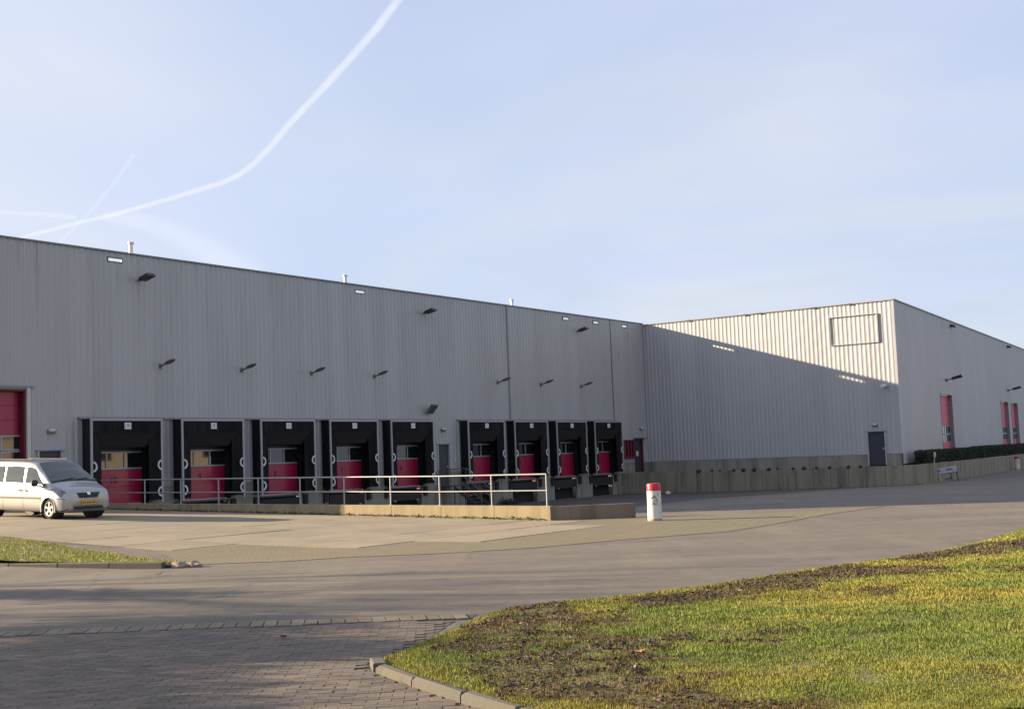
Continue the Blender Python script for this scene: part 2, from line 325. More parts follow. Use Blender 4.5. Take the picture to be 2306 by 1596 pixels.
def text_mesh(name, body, size, m, parent, M, extrude=.004):
    cu = bpy.data.curves.new('t', 'FONT'); cu.body = body; cu.size = size; cu.extrude = extrude; cu.align_x = 'CENTER'; cu.align_y = 'CENTER'; cu.offset = size*.02
    to = bpy.data.objects.new('t', cu); COL.objects.link(to); dg = bpy.context.evaluated_depsgraph_get(); dg.update()
    me = bpy.data.meshes.new_from_object(to.evaluated_get(dg)); bpy.data.objects.remove(to)
    me.transform(wmat(parent).inverted() @ M); me.materials.clear(); me.materials.append(m); me.name = name
    o = bpy.data.objects.new(name, me); COL.objects.link(o); o.parent = parent; return o

# ------------------------------------------------------------------ frames of the two halls
TH = R(34.36)
AV = Vector((math.sin(TH), math.cos(TH), 0)); NV = Vector((math.cos(TH), -math.sin(TH), 0))
F0 = Vector((-18.165, 51.942, 0))
def frame(o, ang): return Matrix.Translation(o) @ Matrix.Rotation(ang, 4, 'Z')
MA = frame(F0, R(90)-TH)                      # x = along facade A, -y = out of it
KC = F0+AV*49.33; MBf = frame(KC, -TH)        # hall B: x = along its sunlit end wall, -y = out
C0 = KC+NV*18.58; TC = R(29.54); MC = frame(C0, R(90)-TC)
def W(t, s, z=0): p = F0+AV*t+NV*s; return Vector((p.x, p.y, z))
def TS(x, y): d = Vector((x, y, 0))-Vector((F0.x, F0.y, 0)); return d.dot(AV), d.dot(NV)
cl01 = lambda x: max(0., min(1., x))
def zts(t, s, side=None):
    if (t < 0 if side is None else side == 'L') and s < 23.2:
        return .0235*(23.2-max(s, -3))+.033*min(max(-t, 0), 8)*cl01((20-s)/12)
    u = cl01((23.2-s)/17); v = .7*cl01((t-10)/35)
    return -.85*(1-(1-u)*(1-v))
def zg(x, y): t, s = TS(x, y); return zts(t, s)

# ------------------------------------------------------------------ ground
far = MB(); far.box(-2500, 2500, -2500, 2500, -2.2, -2.0)
tag(far.build('ground', far_m), kind='structure')
def terrain(t0, t1, s0, s1, step, side=None):
    nt_ = max(1, round((t1-t0)/step)); ns_ = max(1, round((s1-s0)/step)); P = []
    for i in range(nt_+1):
        t = t0+(t1-t0)*i/nt_
        P.append([tuple(W(t, s0+(s1-s0)*j/ns_, zts(t, s0+(s1-s0)*j/ns_, side))) for j in range(ns_+1)])
    return P
rd = MB()
rd.grid(terrain(-100, 0, -60, 23.2, 1.04, 'L')); rd.grid(terrain(0, 130, -60, 23.2, 1.04, 'R')); rd.grid(terrain(-100, 130, 23.2, 110, 1.4, 'R'))
rdo = rd.build('road', asphalt, smooth=True); tag(rdo, kind='structure')
# the edges of the paved sheet drop below the far ground
def clip_poly(poly, off, name, m, cell=1.0, zf=None, npf=None):
    bm = bmesh.new(); vs = [bm.verts.new((x, y, 0)) for x, y in poly]; bm.faces.new(vs)
    xs = [p[0] for p in poly]; ys = [p[1] for p in poly]
    x = math.floor(min(xs))
    while x < max(xs):
        bmesh.ops.bisect_plane(bm, geom=bm.verts[:]+bm.edges[:]+bm.faces[:], plane_co=(x, 0, 0), plane_no=(1, 0, 0)); x += cell
    y = math.floor(min(ys))
    while y < max(ys):
        bmesh.ops.bisect_plane(bm, geom=bm.verts[:]+bm.edges[:]+bm.faces[:], plane_co=(0, y, 0), plane_no=(0, 1, 0)); y += cell
    if npf:
        zz_ = npf(np.array([v.co.x for v in bm.verts]), np.array([v.co.y for v in bm.verts]))[0]
        for v, z in zip(bm.verts, zz_): v.co.z = z+off
    else:
        for v in bm.verts: v.co.z = (zf or zg)(v.co.x, v.co.y)+off
    bmesh.ops.recalc_face_normals(bm, faces=bm.faces)
    if bm.faces[:] and sum(f.normal.z for f in bm.faces) < 0: bmesh.ops.reverse_faces(bm, faces=bm.faces)
    me = bpy.data.meshes.new(name); bm.to_mesh(me); bm.free(); me.materials.append(m)
    o = bpy.data.objects.new(name, me); COL.objects.link(o); return o
def inpoly(x, y, poly):
    c = False; j = len(poly)-1
    for i in range(len(poly)):
        (xi, yi), (xj, yj) = poly[i], poly[j]
        if (yi > y) != (yj > y) and x < (xj-xi)*(y-yi)/(yj-yi)+xi: c = not c
        j = i
    return c

# block paving strip between the yard slabs and the road
STRIP = [(-6.9, 26.35), (-6.41, 26.34), (-4.85, 26.3), (-3.63, 26.76), (-1.58, 26.86), (.39, 27.52), (1.91, 28.69), (3.42, 29.6), (5.0, 30.5), (6.19, 32.2), (8.59, 36.1), (11.6, 40.2),
         (9.5, 39.2), (6.3, 38.4), (4.6, 38.2), (3.5, 38.4), (1.0, 38.6), (-1.5, 36.5), (-4, 33), (-7.2, 33.2), (-9.0, 32.2), (-8.3, 29.6)]
bp = clip_poly(STRIP, .008, 'block_paving', blockpav); tag(bp, kind='structure')
# concrete yard of two metre slabs, each one laid singly
yard = clip_poly([(-34, 34), (-12.6, 32.6), (-9.0, 30.8), (-7.2, 32.3), (-1.2, 30.9), (1.4, 34.3), (.9, 38.7), (-21.5, 53.9), (-38, 40)], .004, 'concrete_yard', grit); tag(yard, kind='structure')
WM[yard.name] = Matrix.Identity(4)
SLABS = [(-40, 36.5), (-13.6, 33.6), (-10.4, 31.0), (-9.0, 29.6), (-7.9, 31.0), (-7.1, 32.3), (-5.4, 30.7), (-4.2, 29.7), (-3.2, 31.1), (-1.8, 30.3), (-.9, 31.6), (.1, 30.4), (1.7, 34.2), (1.5, 38.0), (.9, 38.65), (-21.5, 53.6), (-34, 44)]
for i in range(-15, 1):
    for j in range(0, 14):
        t0 = -2.02*(-i)-.25; s0 = .35+2.02*j; g = .008
        if t0 > -1.9 or t0 < -27: continue
        c = W(t0+1, s0+1)
        if not inpoly(c.x, c.y, SLABS): continue
        dz = random.uniform(-.003, .004); cor = [(t0+g, s0+g), (t0+2.0, s0+g), (t0+2.0, s0+2.0), (t0+g, s0+2.0)]
        top = [W(a, b, zts(min(a, -.01), b)+.017+dz+random.uniform(-.003, .003)) for a, b in cor]; bot = [Vector((p.x, p.y, p.z-.06)) for p in top]
        MB().hexa(bot, top).build('slab', slab_m, yard, Matrix.Identity(4))

# foreground brick paving
PAVE = [(-9, 8), (-9, 15.62), (-6.4, 15.68), (-.8, 15.72), (-1.2, 13.1), (-1.5, 12.4), (-.9, 11.3), (-.35, 10.3), (.35, 9.2), (1.4, 8)]
pv = clip_poly(PAVE, .003, 'brick_paving', grit); tag(pv, kind='structure'); WM[pv.name] = Matrix.Identity(4)
cells = []
ang = R(3.2); ca_, sa_ = math.cos(ang), math.sin(ang)
for r in range(-42, 112):
    for q in range(-62, 42):
        u = q*.2095+(.105 if r % 2 else 0); v = r*.1042; x = u*ca_-v*sa_-3; y = u*sa_+v*ca_+9
        if y > 7.9 and inpoly(x, y, PAVE) and inpoly(x-.1, y+.04, PAVE) and inpoly(x+.1, y-.04, PAVE) and inpoly(x+.1, y+.04, PAVE): cells.append((x, y))
cells.sort(key=lambda c: (0 if (c[1] > 10.05 and abs(c[0]) < .405*c[1]) else 1, c[1]))
BT = [(1, 1, 1), (1.18, 1.1, 1.05), (.84, .84, .86), (1.05, .98, .9), (.93, .97, 1.02), (.75, .78, .78), (1.2, 1.16, 1.1)]
bmesh_variants = []
def brickbox(mb, x, y, a, dz, w=.2065, d=.1015, h=.05, tilt=(0, 0)):
    mb.M = Matrix.Translation((x, y, .012+dz)) @ Matrix.Rotation(a, 4, 'Z') @ Matrix.Rotation(tilt[0], 4, 'X') @ Matrix.Rotation(tilt[1], 4, 'Y')
    c = .0025
    b = [(-w/2, -d/2, -h), (w/2, -d/2, -h), (w/2, d/2, -h), (-w/2, d/2, -h)]; mid = [(p[0], p[1], -c) for p in b]
    t = [(-w/2+c, -d/2+c, 0), (w/2-c, -d/2+c, 0), (w/2-c, d/2-c, 0), (-w/2+c, d/2-c, 0)]
    mb.add(mid+t+b, [(4, 5, 6, 7), (0, 1, 5, 4), (1, 2, 6, 5), (2, 3, 7, 6), (3, 0, 4, 7), (8, 9, 1, 0), (9, 10, 2, 1), (10, 11, 3, 2), (11, 8, 0, 3)]); mb.M = Matrix.Identity(4)
for tcol in BT:
    mb = MB(); brickbox(mb, 0, 0, 0, -.012); o = mb.build('brick', brick_m, None, tint=tcol); bmesh_variants.append(o.data); bpy.data.objects.remove(o)
for x, y in cells[:300]:
    o = bpy.data.objects.new('brick', random.choice(bmesh_variants)); COL.objects.link(o); o.parent = pv
    o.location = (x, y, .012+random.uniform(-.0025, .002)); o.rotation_euler = (random.gauss(0, .01), random.gauss(0, .01), ang+random.gauss(0, .012))
mb = MB(); tn = []
for x, y in cells[300:]:
    brickbox(mb, x, y, ang+random.gauss(0, .012), random.uniform(-.0025, .002), tilt=(random.gauss(0, .012), random.gauss(0, .012))); tn += [random.choice(BT)]*9
o = mb.build('bricks', brick_m, pv, Matrix.Identity(4), tint=tn); tag(o, kind='stuff')
# soldier course of setts along the edge of the road
sco = clip_poly([(-12, 15.55), (-12, 16.2), (-.55, 16.2), (-.65, 15.7)], .004, 'sett_course', grit); tag(sco, kind='structure'); WM[sco.name] = Matrix.Identity(4)
mb = MB(); brickbox(mb, 0, 0, 0, -.012, w=.155, d=.50, h=.07); st = mb.build('sett', sett_m); sett_me = st.data; bpy.data.objects.remove(st)
x = -9.0
while x < -.75:
    y = 15.92+.012*(x+3.5)
    o = bpy.data.objects.new('sett', sett_me); COL.objects.link(o); o.parent = sco
    o.location = (x, y, .022+random.uniform(-.003, .004)); o.rotation_euler = (random.gauss(0, .012), random.gauss(0, .012), .14+random.gauss(0, .02)); x += .168

# ------------------------------------------------------------------ lawn on the right
KERB = [(4.6, 2.4), (2.0, 6.5), (.62, 8.6), (-.03, 9.66), (-.47, 10.38), (-.93, 11.2), (-1.33, 11.98)]
LAWN = [(40, 0), (6.0, 0)]+KERB+[(-1.38, 12.5), (-1.14, 13.2), (-.88, 14.2), (-.62, 15.1), (-.36, 16.03), (.3, 16.5), (1.34, 17.09), (2.4, 17.95), (3.44, 18.82), (4.5, 19.8), (5.62, 20.79), (6.75, 21.8), (7.77, 22.84), (9.3, 24.9), (10.72, 27.11), (13.5, 32.0), (22, 42), (40, 60), (60, 60)]
LX = np.array(LAWN)
def segdist(px, py):
    best = np.full(np.shape(px), 1e9)
    for i in range(2, len(LAWN)-3):
        ax, ay = LAWN[i]; bx, by = LAWN[i+1]; dx, dy = bx-ax, by-ay; h = np.clip(((px-ax)*dx+(py-ay)*dy)/(dx*dx+dy*dy), 0, 1)
        best = np.minimum(best, np.hypot(px-ax-h*dx, py-ay-h*dy))
    return best
soil = mat('lawn_soil', (.11, .10, .035), .95, var=.35, vscale=5, bump=.015, bscale=18, dirt=(.14, .15, .03), dscale=1.2, damt=.8)
def mkpath(poly): return np.array(poly)
def np_inpoly(px, py, poly):
    c = np.zeros(px.shape, bool); j = len(poly)-1
    for i in range(len(poly)):
        xi, yi = poly[i]; xj, yj = poly[j]
        if yi != yj: c ^= ((yi > py) != (yj > py)) & (px < (xj-xi)*(py-yi)/(yj-yi)+xi)
        j = i
    return c
# value noise for patches
NT = {}
def vnoise(x, y, s, seed=0):
    g = NT.get(seed)
    if g is None: g = NT[seed] = np.random.default_rng(seed).random((256, 256))
    X = x*s; Y = y*s
    xi = np.floor(X).astype(int); yi = np.floor(Y).astype(int); fx = X-xi; fy = Y-yi; fx = fx*fx*(3-2*fx); fy = fy*fy*(3-2*fy)
    G = lambda a, b: g[a % 256, b % 256]
    return (G(xi, yi)*(1-fx)+G(xi+1, yi)*fx)*(1-fy)+(G(xi, yi+1)*(1-fx)+G(xi+1, yi+1)*fx)*fy
def fbm(x, y, s, seed=0): return .5*vnoise(x, y, s, seed)+.3*vnoise(x+7.3, y+1.7, s*2.1, seed+1)+.2*vnoise(x-3.1, y+9.1, s*4.3, seed+2)
def leafiness(x, y, d):
    """where fallen leaves lie: a band near the road edge and scattered patches"""
    n1 = fbm(x, y, .9, 5)
    band = np.exp(-((d-1.0)/1.1)**2)
    return n1+.29*band-.34*np.exp(-(d/.35)**2)-.07*np.clip(d-2, 0, 3)+.16*(vnoise(x, y*1.6, 3.1, 83)-.5)
def zl_np(x, y):
    d = segdist(x, y)
    x = np.asarray(x, float); y = np.asarray(y, float)
    return .045+.05*np.clip(d/.4, 0, 1)+.17*np.clip((d-.3)/6, 0, None).clip(0, 1)**1.2+(.05*(vnoise(x, y, .8, 51)-.5)+.035*(vnoise(x, y, 2.6, 52)-.5))*np.clip(d/.6, 0, 1), d
def zlawn(x, y):
    z, d = zl_np(np.array([float(x)]), np.array([float(y)])); return float(z[0])
lawn = clip_poly(LAWN, -.004, 'lawn', soil, cell=.3, npf=zl_np); tag(lawn, kind='structure')
def blades(n, poly, ymin, ymax, umax, zfun, hmin, hmax, colf, dens_pow=1.0):
    """grass blades in front of the camera, denser near it"""
    out = []; tot = 0
    y = ymin+(ymax-ymin)*rng.random(n*3)**dens_pow; x = (rng.random(n*3)*2-1)*umax*(y+.6)
    k = np_inpoly(x, y, poly); x = x[k][:n]; y = y[k][:n]; N = len(x)
    z, d = zfun(x, y)
    dist = np.hypot(x, y); sc_ = np.clip(dist/11, .8, 2.6)
    h = (hmin+(hmax-hmin)*rng.random(N))*np.clip(sc_, 1, 1.5)*(.55+1.0*vnoise(x, y, 5.5, 61)); w = .0055*sc_
    az = rng.random(N)*2*np.pi; lean = rng.normal(0, 1.0, N); la = rng.random(N)*2*np.pi
    dx = np.cos(az)*w; dy = np.sin(az)*w
    tx = x+np.cos(la)*lean*h; ty = y+np.sin(la)*lean*h
    V = np.empty((N, 3, 3)); V[:, 0] = np.stack([x-dx, y-dy, z-.02], 1); V[:, 1] = np.stack([x+dx, y+dy, z-.02], 1); V[:, 2] = np.stack([tx, ty, z+h*np.clip(1-.3*lean*lean, .3, 1)], 1)
    Fc = np.arange(N*3).reshape(N, 3)
    return V.reshape(-1, 3), Fc, colf(x, y, d)
def grass_col(x, y, d):
    N = len(x); g = fbm(x, y, .55, 21); f = fbm(x, y, 2.7, 31); r = rng.random(N)
    yel = np.array([.285, .258, .055]); grn = np.array([.155, .205, .042]); dry = np.array([.27, .22, .09]); drk = np.array([.14, .092, .046])
    a = np.clip((g-.42)/.26+rng.normal(0, .25, N), 0, 1)[:, None]
    c = grn*(1-a)+yel*a
    c = np.where((r < .07)[:, None], dry, c)
    lf = leafiness(x, y, d); b = np.clip((lf-.60)/.10, 0, .85)[:, None]*(rng.random(N) < .8)[:, None]
    c = c*(1-b)+drk*b
    return c*(.7+.6*rng.random(N))[:, None]*(.75+.5*f)[:, None]
V, Fc, tc = blades(540000, LAWN, 8.8, 34, .46, zl_np, .010, .026, grass_col, 1.6)
lf = leafiness(V[0::3, 0], V[0::3, 1], segdist(V[0::3, 0], V[0::3, 1])); keep = rng.random(len(lf)) > np.clip((lf-.70)/.1, 0, .6)
Fc = Fc[keep]; tc = tc[keep]
g = tri_mesh('grass', V, Fc, grass_m, tc); tag(g, 'short yellow green winter grass covering the lawn in the right foreground', 'grass', kind='stuff')
# fallen leaves
def leaves(n, name, label, sel, zfun, xr, yr, size=(.025, .06), seed=3):
    r = np.random.default_rng(seed); x = r.uniform(*xr, n); y = r.uniform(*yr, n); k = sel(x, y); x, y = x[k], y[k]; N = len(x)
    if N == 0: return
    z, d = zfun(x, y); a = r.random(N)*2*np.pi; s = r.uniform(*size, N); t1 = r.normal(0, .35, N); t2 = r.normal(0, .35, N)
    V = np.empty((N, 4, 3)); F_ = np.empty((N*2, 3), int)
    for q, (px, py, up) in enumerate(((-1, 0, 0), (0, -.55, .25), (1, 0, .1), (0, .55, .35))):
        V[:, q, 0] = x+(px*np.cos(a)-py*np.sin(a))*s; V[:, q, 1] = y+(px*np.sin(a)+py*np.cos(a))*s
        V[:, q, 2] = z+.012+r.random(N)*.02+np.abs(up+t1*px*.6+t2*py*.6)*s*.7
    b = np.arange(N)*4; F_[0::2] = np.stack([b, b+1, b+2], 1); F_[1::2] = np.stack([b, b+2, b+3], 1)
    pal = np.array([(.085, .040, .026), (.05, .028, .022), (.13, .062, .036), (.03, .02, .016), (.10, .058, .045), (.24, .14, .10)])
    c = pal[r.choice(6, N, p=[.26, .26, .14, .2, .1, .04])]*r.uniform(.7, 1.3, N)[:, None]
    o = tri_mesh(name, V.reshape(-1, 3), F_, leaf_m, np.repeat(c, 2, 0)); tag(o, label, 'leaves', kind='stuff'); return o
leaves(130000, 'fallen_leaves', 'dark brown fallen leaves matted in patches along the road side of the lawn',
       lambda x, y: np_inpoly(x, y, LAWN) & (fbm(x, y, 3.4, 91) > .44) & (leafiness(x, y, segdist(x, y))+np.random.default_rng(4).normal(0, .045, len(x)) > .635), zl_np, (-1.5, 14), (9, 33), (.014, .032))
# crumbs of earth scattered through the worn patches
def clods(n, seed):
    r = np.random.default_rng(seed); x = r.uniform(-1.4, 11, n); y = r.uniform(9.3, 27, n); d = segdist(x, y)
    k = np_inpoly(x, y, LAWN) & (leafiness(x, y, d) > .60) & (fbm(x, y, 3.4, 77) > .56); x, y = x[k], y[k]; z, d = zl_np(x, y); N = len(x); s = r.uniform(.012, .036, N)
    base = np.array([(1, 0, 0), (-.5, .87, 0), (-.5, -.87, 0), (.1, .1, 1.1)]); V = np.empty((N, 4, 3))
    for q in range(4):
        j = r.normal(0, .3, (N, 3)); V[:, q] = np.stack([x, y, z], 1)+(base[q]+j)*s[:, None]
    b = np.arange(N)*4; F_ = np.concatenate([np.stack([b, b+1, b+3], 1), np.stack([b+1, b+2, b+3], 1), np.stack([b+2, b, b+3], 1)])
    c = np.tile(np.array([.06, .04, .026]), (N*3, 1))*r.uniform(.6, 1.6, (N*3, 1))
    tag(tri_mesh('earth_clods', V.reshape(-1, 3), F_, leaf_m, c), 'dark crumbs of earth thrown up in the worn patches of the lawn', 'soil', kind='stuff')
clods(26000, 12)
one = [('single_leaf', (2.1, 12.5, .19), .07, (.42, .17, .12), 'large pale red leaf lying alone on the bright lawn', 'leaf')]
for i, (x, y, s_, c_, lb) in enumerate([(1.04, 11.55, .075, (.42, .16, .12), 'large pale red leaf lying alone in the middle of the lawn'),
                                      (-6.75, 23.9, .06, (.16, .03, .02), 'dark red leaf on the road below the left verge kerb'),
                                      (-2.7, 14.55, .05, (.18, .03, .02), 'small red leaf on the brick paving just below the setts')]):
    z = zlawn(x, y)+.03 if x > 0 else .03
    mb = MB(); P = []
    for a_ in range(9): P.append((x+math.cos(a_*.7)*s_*(1 if a_ % 2 else .6), y+math.sin(a_*.7)*s_*(1 if a_ % 2 else .6), z+random.uniform(0, .03)))
    mb.add([(x, y, z-.005)]+P, [(0, k+1, (k+1) % 9+1) for k in range(9)])
    tag(mb.build('fallen_leaf', leaf_m, tint=c_), lb, 'leaf')
# kerb stones
def stone(name, p, q, wid, z0, z1, m, parent, inset=.012, bev=.012):
    p = Vector((*p, 0)); q = Vector((*q, 0)); d = (q-p); ln = d.length; d.normalize(); nr = Vector((-d.y, d.x, 0))
    M = Matrix(((d.x, nr.x, 0, p.x), (d.y, nr.y, 0, p.y), (0, 0, 1, 0), (0, 0, 0, 1)))
    mb = MB(); x0, x1 = inset, ln-inset; w = wid/2; e = bev; j = lambda: random.uniform(-.006, .006)
    b = [(x0, -w, z0), (x1, -w, z0), (x1, w, z0), (x0, w, z0)]; m_ = [(x0, -w, z1-e), (x1, -w, z1-e), (x1, w, z1-e), (x0, w, z1-e)]
    t = [(x0+e, -w+e, z1+j()), (x1-e, -w+e, z1+j()), (x1-e, w-e, z1+j()), (x0+e, w-e, z1+j())]
    mb.hexa(b, m_); mb.hexa(m_, t); return mb.build(name, m, parent, M)
kb = thing('kerb', 'grey stone kerb edging the left side of the lawn down to the bottom of the photo', 'kerb')
for i in range(len(KERB)-1):
    p = Vector(KERB[i]); q = Vector(KERB[i+1]); n_ = max(1, round((q-p).length/.95))
    for k in range(n_): stone('kerb_stone', p+(q-p)*k/n_, p+(q-p)*(k+1)/n_, .11, -.1, .09+random.uniform(-.008, .008), kerb_m, kb, .01, .028)
stone('kerb_stone', (-1.34, 12.02), (-1.42, 12.42), .13, -.1, .09, kerb_m, kb)
kb2 = thing('kerb', 'thin flush kerb strip between the brick paving and the leafy tip of the lawn', 'kerb')
EDGE = [(-1.42, 12.45), (-1.18, 13.2), (-.92, 14.2), (-.66, 15.1), (-.40, 16.03), (.27, 16.55), (1.3, 17.15)]
for i in range(len(EDGE)-1): stone('kerb_stone', EDGE[i], EDGE[i+1], .09, -.05, .034, kerb_m, kb2, .006)

# left verge with its kerb
VERGE = [(-20, 33.5), (-14.6, 29.9), (-13.0, 28.4), (-11.18, 27.35), (-10.53, 26.97), (-8.84, 26.3), (-7.18, 25.75), (-6.75, 25.95), (-7.0, 26.3), (-8.1, 27.3), (-9.2, 28.7), (-10.5, 30.1), (-12.1, 31.9), (-13.9, 33.5), (-20, 37)]
vg = clip_poly(VERGE, .10, 'verge', soil, cell=.5); tag(vg, kind='structure')
def zv(x, y): return np.full(x.shape, .10)+np.array([zg(a, b) for a, b in zip(x, y)]), np.full(x.shape, 3.)
def vcol(x, y, d):
    r = rng.random(len(x))[:, None]; return (np.array([.40, .38, .035])*(1-r)+np.array([.29, .31, .03])*r)*(.7+.5*rng.random((len(x), 1)))
V, Fc, tc = blades(40000, VERGE, 25.3, 37, .43, zv, .015, .03, vcol)
tag(tri_mesh('verge_grass', V, Fc, grass_m, tc), 'bright yellow green grass on the narrow verge at the left', 'grass', kind='stuff')
kv = thing('kerb', 'raised dark faced kerb of the left grass verge beside the road', 'kerb')
VK = [(-14.7, 29.8), (-13.0, 28.3), (-11.9, 27.62), (-10.75, 26.98), (-9.55, 26.5), (-8.35, 26.1), (-7.15, 25.68)]
for i in range(len(VK)-1): stone('kerb_stone', VK[i], VK[i+1], .14, -.08, .125, kerb_m, kv, .012)
mb = MB()
for k in range(3):
    x, y, s_ = [(-6.85, 25.72, .13), (-6.6, 25.9, .10), (-6.47, 25.7, .07)][k]; bm = bmesh.new(); bmesh.ops.create_icosphere(bm, subdivisions=2, radius=1)
    vs = [(x+v.co.x*s_*random.uniform(1.2, 1.6), y+v.co.y*s_*random.uniform(.8, 1.2), .03+v.co.z*s_*.8*random.uniform(.7, 1.2)) for v in bm.verts]; fs = [tuple(v.index for v in f.verts) for f in bm.faces]; bm.free(); mb.add(vs, fs)
tag(mb.build('broken_kerb_stone', stone_m), 'broken brown kerb stones lying at the end of the left verge kerb', 'rubble')

# ------------------------------------------------------------------ corrugated cladding
def corrugated(mb, x0, x1, z0, z1, openings=(), pitch=.30, depth=.030, y=0., phase=0.):
    prof = [(0, 0), (.13, 0), (.165, -depth), (.265, -depth), (.30, 0)]
    prof = [(a*pitch/.30, b) for a, b in prof]
    xs = set([x0, x1]); k = math.floor((x0-phase)/pitch)-1
    while k*pitch+phase < x1+pitch:
        for a, b in prof[:-1]:
            x = phase+k*pitch+a
            if x0 < x < x1: xs.add(round(x, 4))
        k += 1
    for o in openings:
        for x in o[:2]:
            if x0 < x < x1: xs.add(round(x, 4))
    xs = sorted(xs)
    def yy_(x):
        f = ((x-phase) % pitch)
        for i in range(len(prof)-1):
            if prof[i][0]-1e-6 <= f <= prof[i+1][0]+1e-6:
                w = (f-prof[i][0])/(prof[i+1][0]-prof[i][0]); return y+prof[i][1]+(prof[i+1][1]-prof[i][1])*w
        return y
    for a, b in zip(xs[:-1], xs[1:]):
        if b-a < 1e-3: continue
        mid = (a+b)/2; segs = [(z0, z1)]
        for o in openings:
            if o[0] < mid < o[1]:
                ns = []
                for s0, s1 in segs:
                    if o[3] <= s0 or o[2] >= s1: ns.append((s0, s1)); continue
                    if o[2] > s0: ns.append((s0, o[2]))
                    if o[3] < s1: ns.append((o[3], s1))
                segs = ns
        ya, yb = yy_(a+1e-5), yy_(b-1e-5)
        for s0, s1 in segs: mb.add([(a, ya, s0), (b, yb, s0), (b, yb, s1), (a, ya, s1)], [(0, 1, 2, 3)])
def plate(mb, x0, x1, z0, z1, y, openings=()):
    corrugated(mb, x0, x1, z0, z1, openings, pitch=50, depth=0, y=y)

# ------------------------------------------------------------------ hall A (the long dock front)
TE = -6.39; TOPA = 11.36; TWALL = 49.30
hallA = thing('warehouse', 'long grey corrugated warehouse with nine black loading docks along its shaded front', 'building', MA)
DX = [.47+4.775*k for k in range(5)]+[26.49, 31.26, 36.04, 40.80]; DW = 3.66
slots = [(1.88, 2.58, 10.97, 11.11), (17.68, 18.38, 10.97, 11.11), (38.3, 39.0, 10.97, 11.11), (42.2, 42.9, 10.97, 11.11), (46.2, 46.9, 10.97, 11.11)]
docks_open = [(x+.43, x+3.23, .6, 3.7) for x in DX]
RD = (-5.85, -2.12, .3, 5.38)        # red sectional door
PD1 = (-1.60, -.50, .3, 2.92)       # side door behind the van
PD2 = (24.33, 25.40, .53, 2.86)     # door above the steel stair
WB = (45.75, 47.15, 1.55, 2.92)     # red framed window
PD3 = (47.30, 48.45, .60, 2.95)
ops = slots+docks_open+[RD, PD1, PD2, WB, PD3]
mb = MB(); corrugated(mb, TE, TWALL, 1.28, TOPA, ops, phase=.05); mb.build('wall', cladding, hallA)
cuts = sorted([(o[0], o[1], o[2]) for o in ops if o[2] < 1.2]); px_ = TE
for a, b, c in cuts+[(TWALL, TWALL, 0)]:
    q0 = px_
    while q0 < a-.02:
        q1 = a if a-q0 < 4.5 else q0+2.4
        MB().box(q0+.004, q1-.004, .0, .11, -1.2, 1.285).build('plinth_panel', conc, hallA); q0 = q1
    if c > .45 and b > a:
        if b-a > 2: [MB().box(u, v, .0, .11, -1.2, .6).build('plinth_panel', conc, hallA) for u, v in ((a, a+.015), (b-.015, b))]
        else: MB().box(a+.004, b-.004, .0, .11, -1.2, c).build('plinth_panel', conc, hallA)
    px_ = b
# inner lining below roof level, roof deck, side and rear walls, parapet back
mb = MB(); plate(mb, TE, TWALL, -1.2, 10.78, .12, [o for o in ops if o[2] < 9]+[(x+.35, x+3.35, -1.2, .6) for x in DX]); mb.build('inner_wall', interior, hallA)
mb = MB(); mb.box(TE, 49.2, .10, 45, 10.66, 10.78); mb.build('roof', joint_m, hallA)
mb = MB(); mb.box(TE-.05, TE+.05, .0, 45, -1.2, TOPA-.02); mb.box(TE, 49.2, 45, 45.1, -1.2, 10.78); mb.build('side_wall', cladding, hallA)
mb = MB(); mb.box(TE-.08, 49.33, -.075, .10, TOPA, TOPA+.07); mb.build('coping', coping_m, hallA)
mb = MB()
for t in (31.73, 44.5): mb.box(t-.05, t+.05, -.06, -.035, 1.3, TOPA)
for o_ in (MB().box(31.68, 31.78, -.062, -.036, 1.3, TOPA), MB().box(44.45, 44.55, -.062, -.036, 1.3, TOPA)): o_.build('joint_cover', joint_m, hallA)
for o in slots:
    mb = MB(); a, b, c, d = o
    mb.box(a-.05, b+.04, -.045, .03, d, d+.035); mb.box(a-.05, b+.04, -.045, .03, c-.03, c); mb.box(a-.05, a, -.045, .03, c, d); mb.box(b, b+.04, -.045, .03, c, d)
    mb.build('scupper', steel_dk, hallA)
# canopy flashing over the two banks of docks
for a, b in ((.25, 23.5), (26.2, 44.75)): MB().box(a, b, -.16, -.04, 4.22, 4.30).build('flashing', joint_m, hallA)
# panel joints of the plinth
def door_leaf(parent, x0, x1, z0, z1, m, handle=True, y=.06, win=None):
    d = MB().box(x0+.04, x1-.04, y, y+.05, z0, z1+.02).build('door', m, parent)
    MB().box(x0-.05, x0+.04, -.06, y+.03, z0, z1).build('door_jamb', cladding, parent); MB().box(x1-.04, x1+.05, -.06, y+.03, z0, z1).build('door_jamb', cladding, parent)
    MB().box(x0-.12, x1+.12, -.075, y+.03, z1, z1+.05).build('door_head', joint_m, parent)
    if handle:
        h = MB().box(x1-.2, x1-.10, y-.05, y, z0+1.0, z0+1.14).build('handle', galv, parent); h.parent = d
    return d
door_leaf(hallA, *PD1[:2], .6, PD1[3], char_m); door_leaf(hallA, *PD2, char_m)
